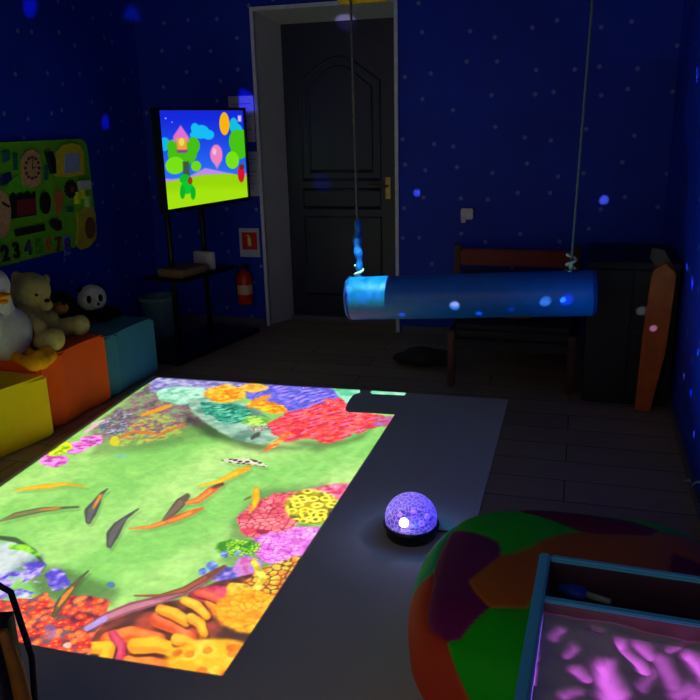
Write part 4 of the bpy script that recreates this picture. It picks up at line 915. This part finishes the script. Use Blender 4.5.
o_cap = new_obj('divider_cap', bbox(.0181, W_-.0181, -.1335, -.1205, TZ-.0079, TZ-.002, .002), fb, dv)
tpart('tray_bottom', .0181, W_-.0181, -D_+T, -T, TZ-BH+.0, TZ-BH+.008, m=mat('tray_dark', (70, 40, 66), .6), b=0)
gp = bpy.data.materials.new('pink_lit_plate'); gp.use_nodes = True; b = gp.node_tree.nodes['Principled BSDF']
b.inputs['Base Color'].default_value = (.6, .5, .6, 1); b.inputs['Emission Color'].default_value = (.66, .12, .74, 1); b.inputs['Emission Strength'].default_value = 1.0
tpart('lit_plate', .0181, W_-.0181, -D_+T, -.1321, TZ-BH+.0085, TZ-BH+.03, m=gp, b=0)
# sand heaps; where the layer is thin the plate shines through
nx, ny = 190, 200
xs = np.linspace(.019, W_-.019, nx); ys = np.linspace(-D_+T+.001, -.1325, ny); X_, Y_ = np.meshgrid(xs, ys)
n1 = fbm(X_*9+3, Y_*9+5, 3); n2 = fbm(X_*30, Y_*30+8, 3)
# finger furrows drawn in the sand
def fur(x0, y0, x1, y1, w):
    w *= 1.35; Xw = X_+.022*(fbm(X_*22+9, Y_*22, 3)-.5); Yw = Y_+.022*(fbm(X_*22, Y_*22+33, 3)-.5)
    L2 = (x1-x0)**2+(y1-y0)**2; t = np.clip(((X_-x0)*(x1-x0)+(Y_-y0)*(y1-y0))/L2, 0, 1)
    return np.exp(-(np.hypot(Xw-x0-t*(x1-x0), Yw-y0-t*(y1-y0))/(w*(1+.5*(n1-.5))))**2)
depth = .010+.016*(n1-.35)+.004*n2
F_ = np.zeros(X_.shape)
ci, si = math.cos(-stb.rotation_euler.z), math.sin(-stb.rotation_euler.z)
def loc(px): p = on_z(px[0], px[1], TZ-.04)-Vector((c0.x, c0.y, 0)); return p.x*ci-p.y*si, p.x*si+p.y*ci
for a_, b_, w_, s_ in (((600, 672), (612, 700), .010, 1.0), ((606, 668), (618, 715), .007, .6), ((622, 650), (642, 676), .006, .9), ((640, 650), (650, 662), .008, .7), ((660, 665), (672, 690), .011, .5), ((692, 662), (705, 680), .010, .9),
     ((576, 676), (586, 684), .006, .6), ((560, 640), (552, 646), .005, .35), ((592, 638), (598, 640), .004, .4), ((534, 690), (536, 650), .003, .5), ((668, 655), (690, 648), .006, .45), ((676, 700), (690, 690), .010, .5), ((566, 702), (580, 700), .006, .4), ((568, 660), (570, 656), .005, .35), ((652, 676), (640, 695), .006, .3), ((700, 700), (720, 690), .02, .6)):
    (xa, ya_), (xb, yb_) = loc(a_), loc(b_); F_ = np.maximum(F_, s_*fur(xa, ya_, xb, yb_, w_))
thin = np.clip(1.05*F_**1.25+.05*(X_/W_)*n1, 0, 1)
Pz = TZ-BH+.033+np.maximum(depth, .003)*(1-.8*F_)
sp_ = np.stack([X_, Y_, Pz], -1)
snd = bpy.data.materials.new('fine_sand'); snd.use_nodes = True; nt = snd.node_tree; b = nt.nodes['Principled BSDF']; ou = nt.nodes['Material Output']; N = nt.nodes.new; L = nt.links.new
b.inputs['Base Color'].default_value = (.55, .60, .57, 1); b.inputs['Roughness'].default_value = .9
at_ = N('ShaderNodeAttribute'); at_.attribute_name = 'picture'; tr_ = N('ShaderNodeBsdfTransparent'); tl_ = N('ShaderNodeBsdfTranslucent'); tl_.inputs[0].default_value = (.7, .6, .7, 1)
nn = N('ShaderNodeTexNoise'); nn.inputs['Scale'].default_value = 500; tcc = N('ShaderNodeTexCoord'); L(tcc.outputs['Object'], nn.inputs['Vector']); bp = N('ShaderNodeBump'); bp.inputs['Strength'].default_value = .4; bp.inputs['Distance'].default_value = .003; L(nn.outputs['Fac'], bp.inputs['Height']); L(bp.outputs[0], b.inputs['Normal'])
ms0 = N('ShaderNodeMixShader'); ms0.inputs[0].default_value = .012; L(b.outputs[0], ms0.inputs[1]); L(tl_.outputs[0], ms0.inputs[2])
ms = N('ShaderNodeMixShader'); L(at_.outputs['Fac'], ms.inputs[0]); L(ms0.outputs[0], ms.inputs[1]); L(tr_.outputs[0], ms.inputs[2]); L(ms.outputs[0], ou.inputs[0])
so = grid_mesh('sand', np.ascontiguousarray(sp_), np.repeat(thin[..., None], 3, 2), snd, stb); so['kind'] = 'stuff'; so.data.shade_smooth()
for lx, ly in ((.002, -.05), (W_-.047, -.05), (.002, -D_+.005), (W_-.047, -D_+.005)): tpart('leg', lx, lx+.045, ly, ly+.045, 0, TZ-BH-.001)
tpart('tray_lining', .0185, W_-.0185, -T-.004, -T-.0002, TZ-BH+.0085, TZ-.008, m=mat('tray_dark', (70, 40, 66), .6), b=0)
tpart('tray_lining', .0183, .0215, -.1205, -T-.0045, TZ-BH+.0085, TZ-.008, m=mat('tray_dark', (70, 40, 66), .6), b=0)
toy = empty('sand_scoop', 'small blue scoop with a pale handle in the far tray of the sand table', 'sand toy', (0, 0, 0))
pz = TZ-BH+.02; q0 = on_z(572, 590, pz); toy.location = (q0.x, q0.y, TZ-BH+.0085)
bm = bmesh.new(); ellip(bm, (0, 0, .013), (.03, .018, .012), rot=(0, 0, -.5)); new_obj('scoop', bm, mat('scoop_blue', (20, 80, 220), .35), toy, True)
bm = bmesh.new(); tube(bm, [(.024, -.012, .014), (.06, -.032, .02)], [.006, .005], 10); new_obj('handle', bm, mat('scoop_pale', (170, 190, 170), .5), toy, True)

# ------------------------------------------------------------------ bag in the near left corner
bk_ = empty('backpack', 'dark navy backpack with tan side edge in the near left corner', 'bag', (-1.235, 1.0, 0))
Lb = local(bk_)
navy = mat('navy_cloth', (14, 18, 44), .7, bump=.3, bscale=120); tan = mat('tan_trim', (190, 120, 40), .6); brn = mat('brown_leather', (70, 35, 18), .5)
bm = bmesh.new(); M_ = Matrix.Rotation(.35, 4, 'Z')
box(bm, -.19, .19, -.11, .11, .005, .56, M_); bmesh.ops.bevel(bm, geom=bm.edges[:], offset=.06, segments=5, affect='EDGES')
new_obj('pouch', bm, navy, bk_, True)
bm = bmesh.new(); box(bm, -.17, .15, -.10, .10, .48, .63, M_); bmesh.ops.bevel(bm, geom=bm.edges[:], offset=.05, segments=5, affect='EDGES'); new_obj('top_flap', bm, brn, bk_, True)
bm = bmesh.new(); tube(bm, [M_ @ Vector((.192, y_, z_)) for y_, z_ in ((-.02, .03), (.0, .12), (.01, .25), (.0, .40), (-.02, .50))], [.015, .022, .024, .02, .012], 12); new_obj('side_trim', bm, tan, bk_, True)
bm = bmesh.new(); tube(bm, [M_ @ Vector(p) for p in ((.1, .10, .57), (.16, .12, .50), (.19, .10, .35), (.17, .11, .15), (.13, .10, .05))], .007, 10); new_obj('strap', bm, mat('strap_grey', (40, 46, 80), .6), bk_, True)

# ------------------------------------------------------------------ dim warm ambient fill, added through the open side behind the camera
w = bpy.data.worlds.new('dim'); scn.world = w; w.use_nodes = True
w.node_tree.nodes['Background'].inputs[0].default_value = (1, .88, .68, 1); w.node_tree.nodes['Background'].inputs[1].default_value = .43
scn.cycles.max_bounces = 8; scn.cycles.diffuse_bounces = 4; scn.cycles.transparent_max_bounces = 12
scn.cycles.sample_clamp_indirect = 6
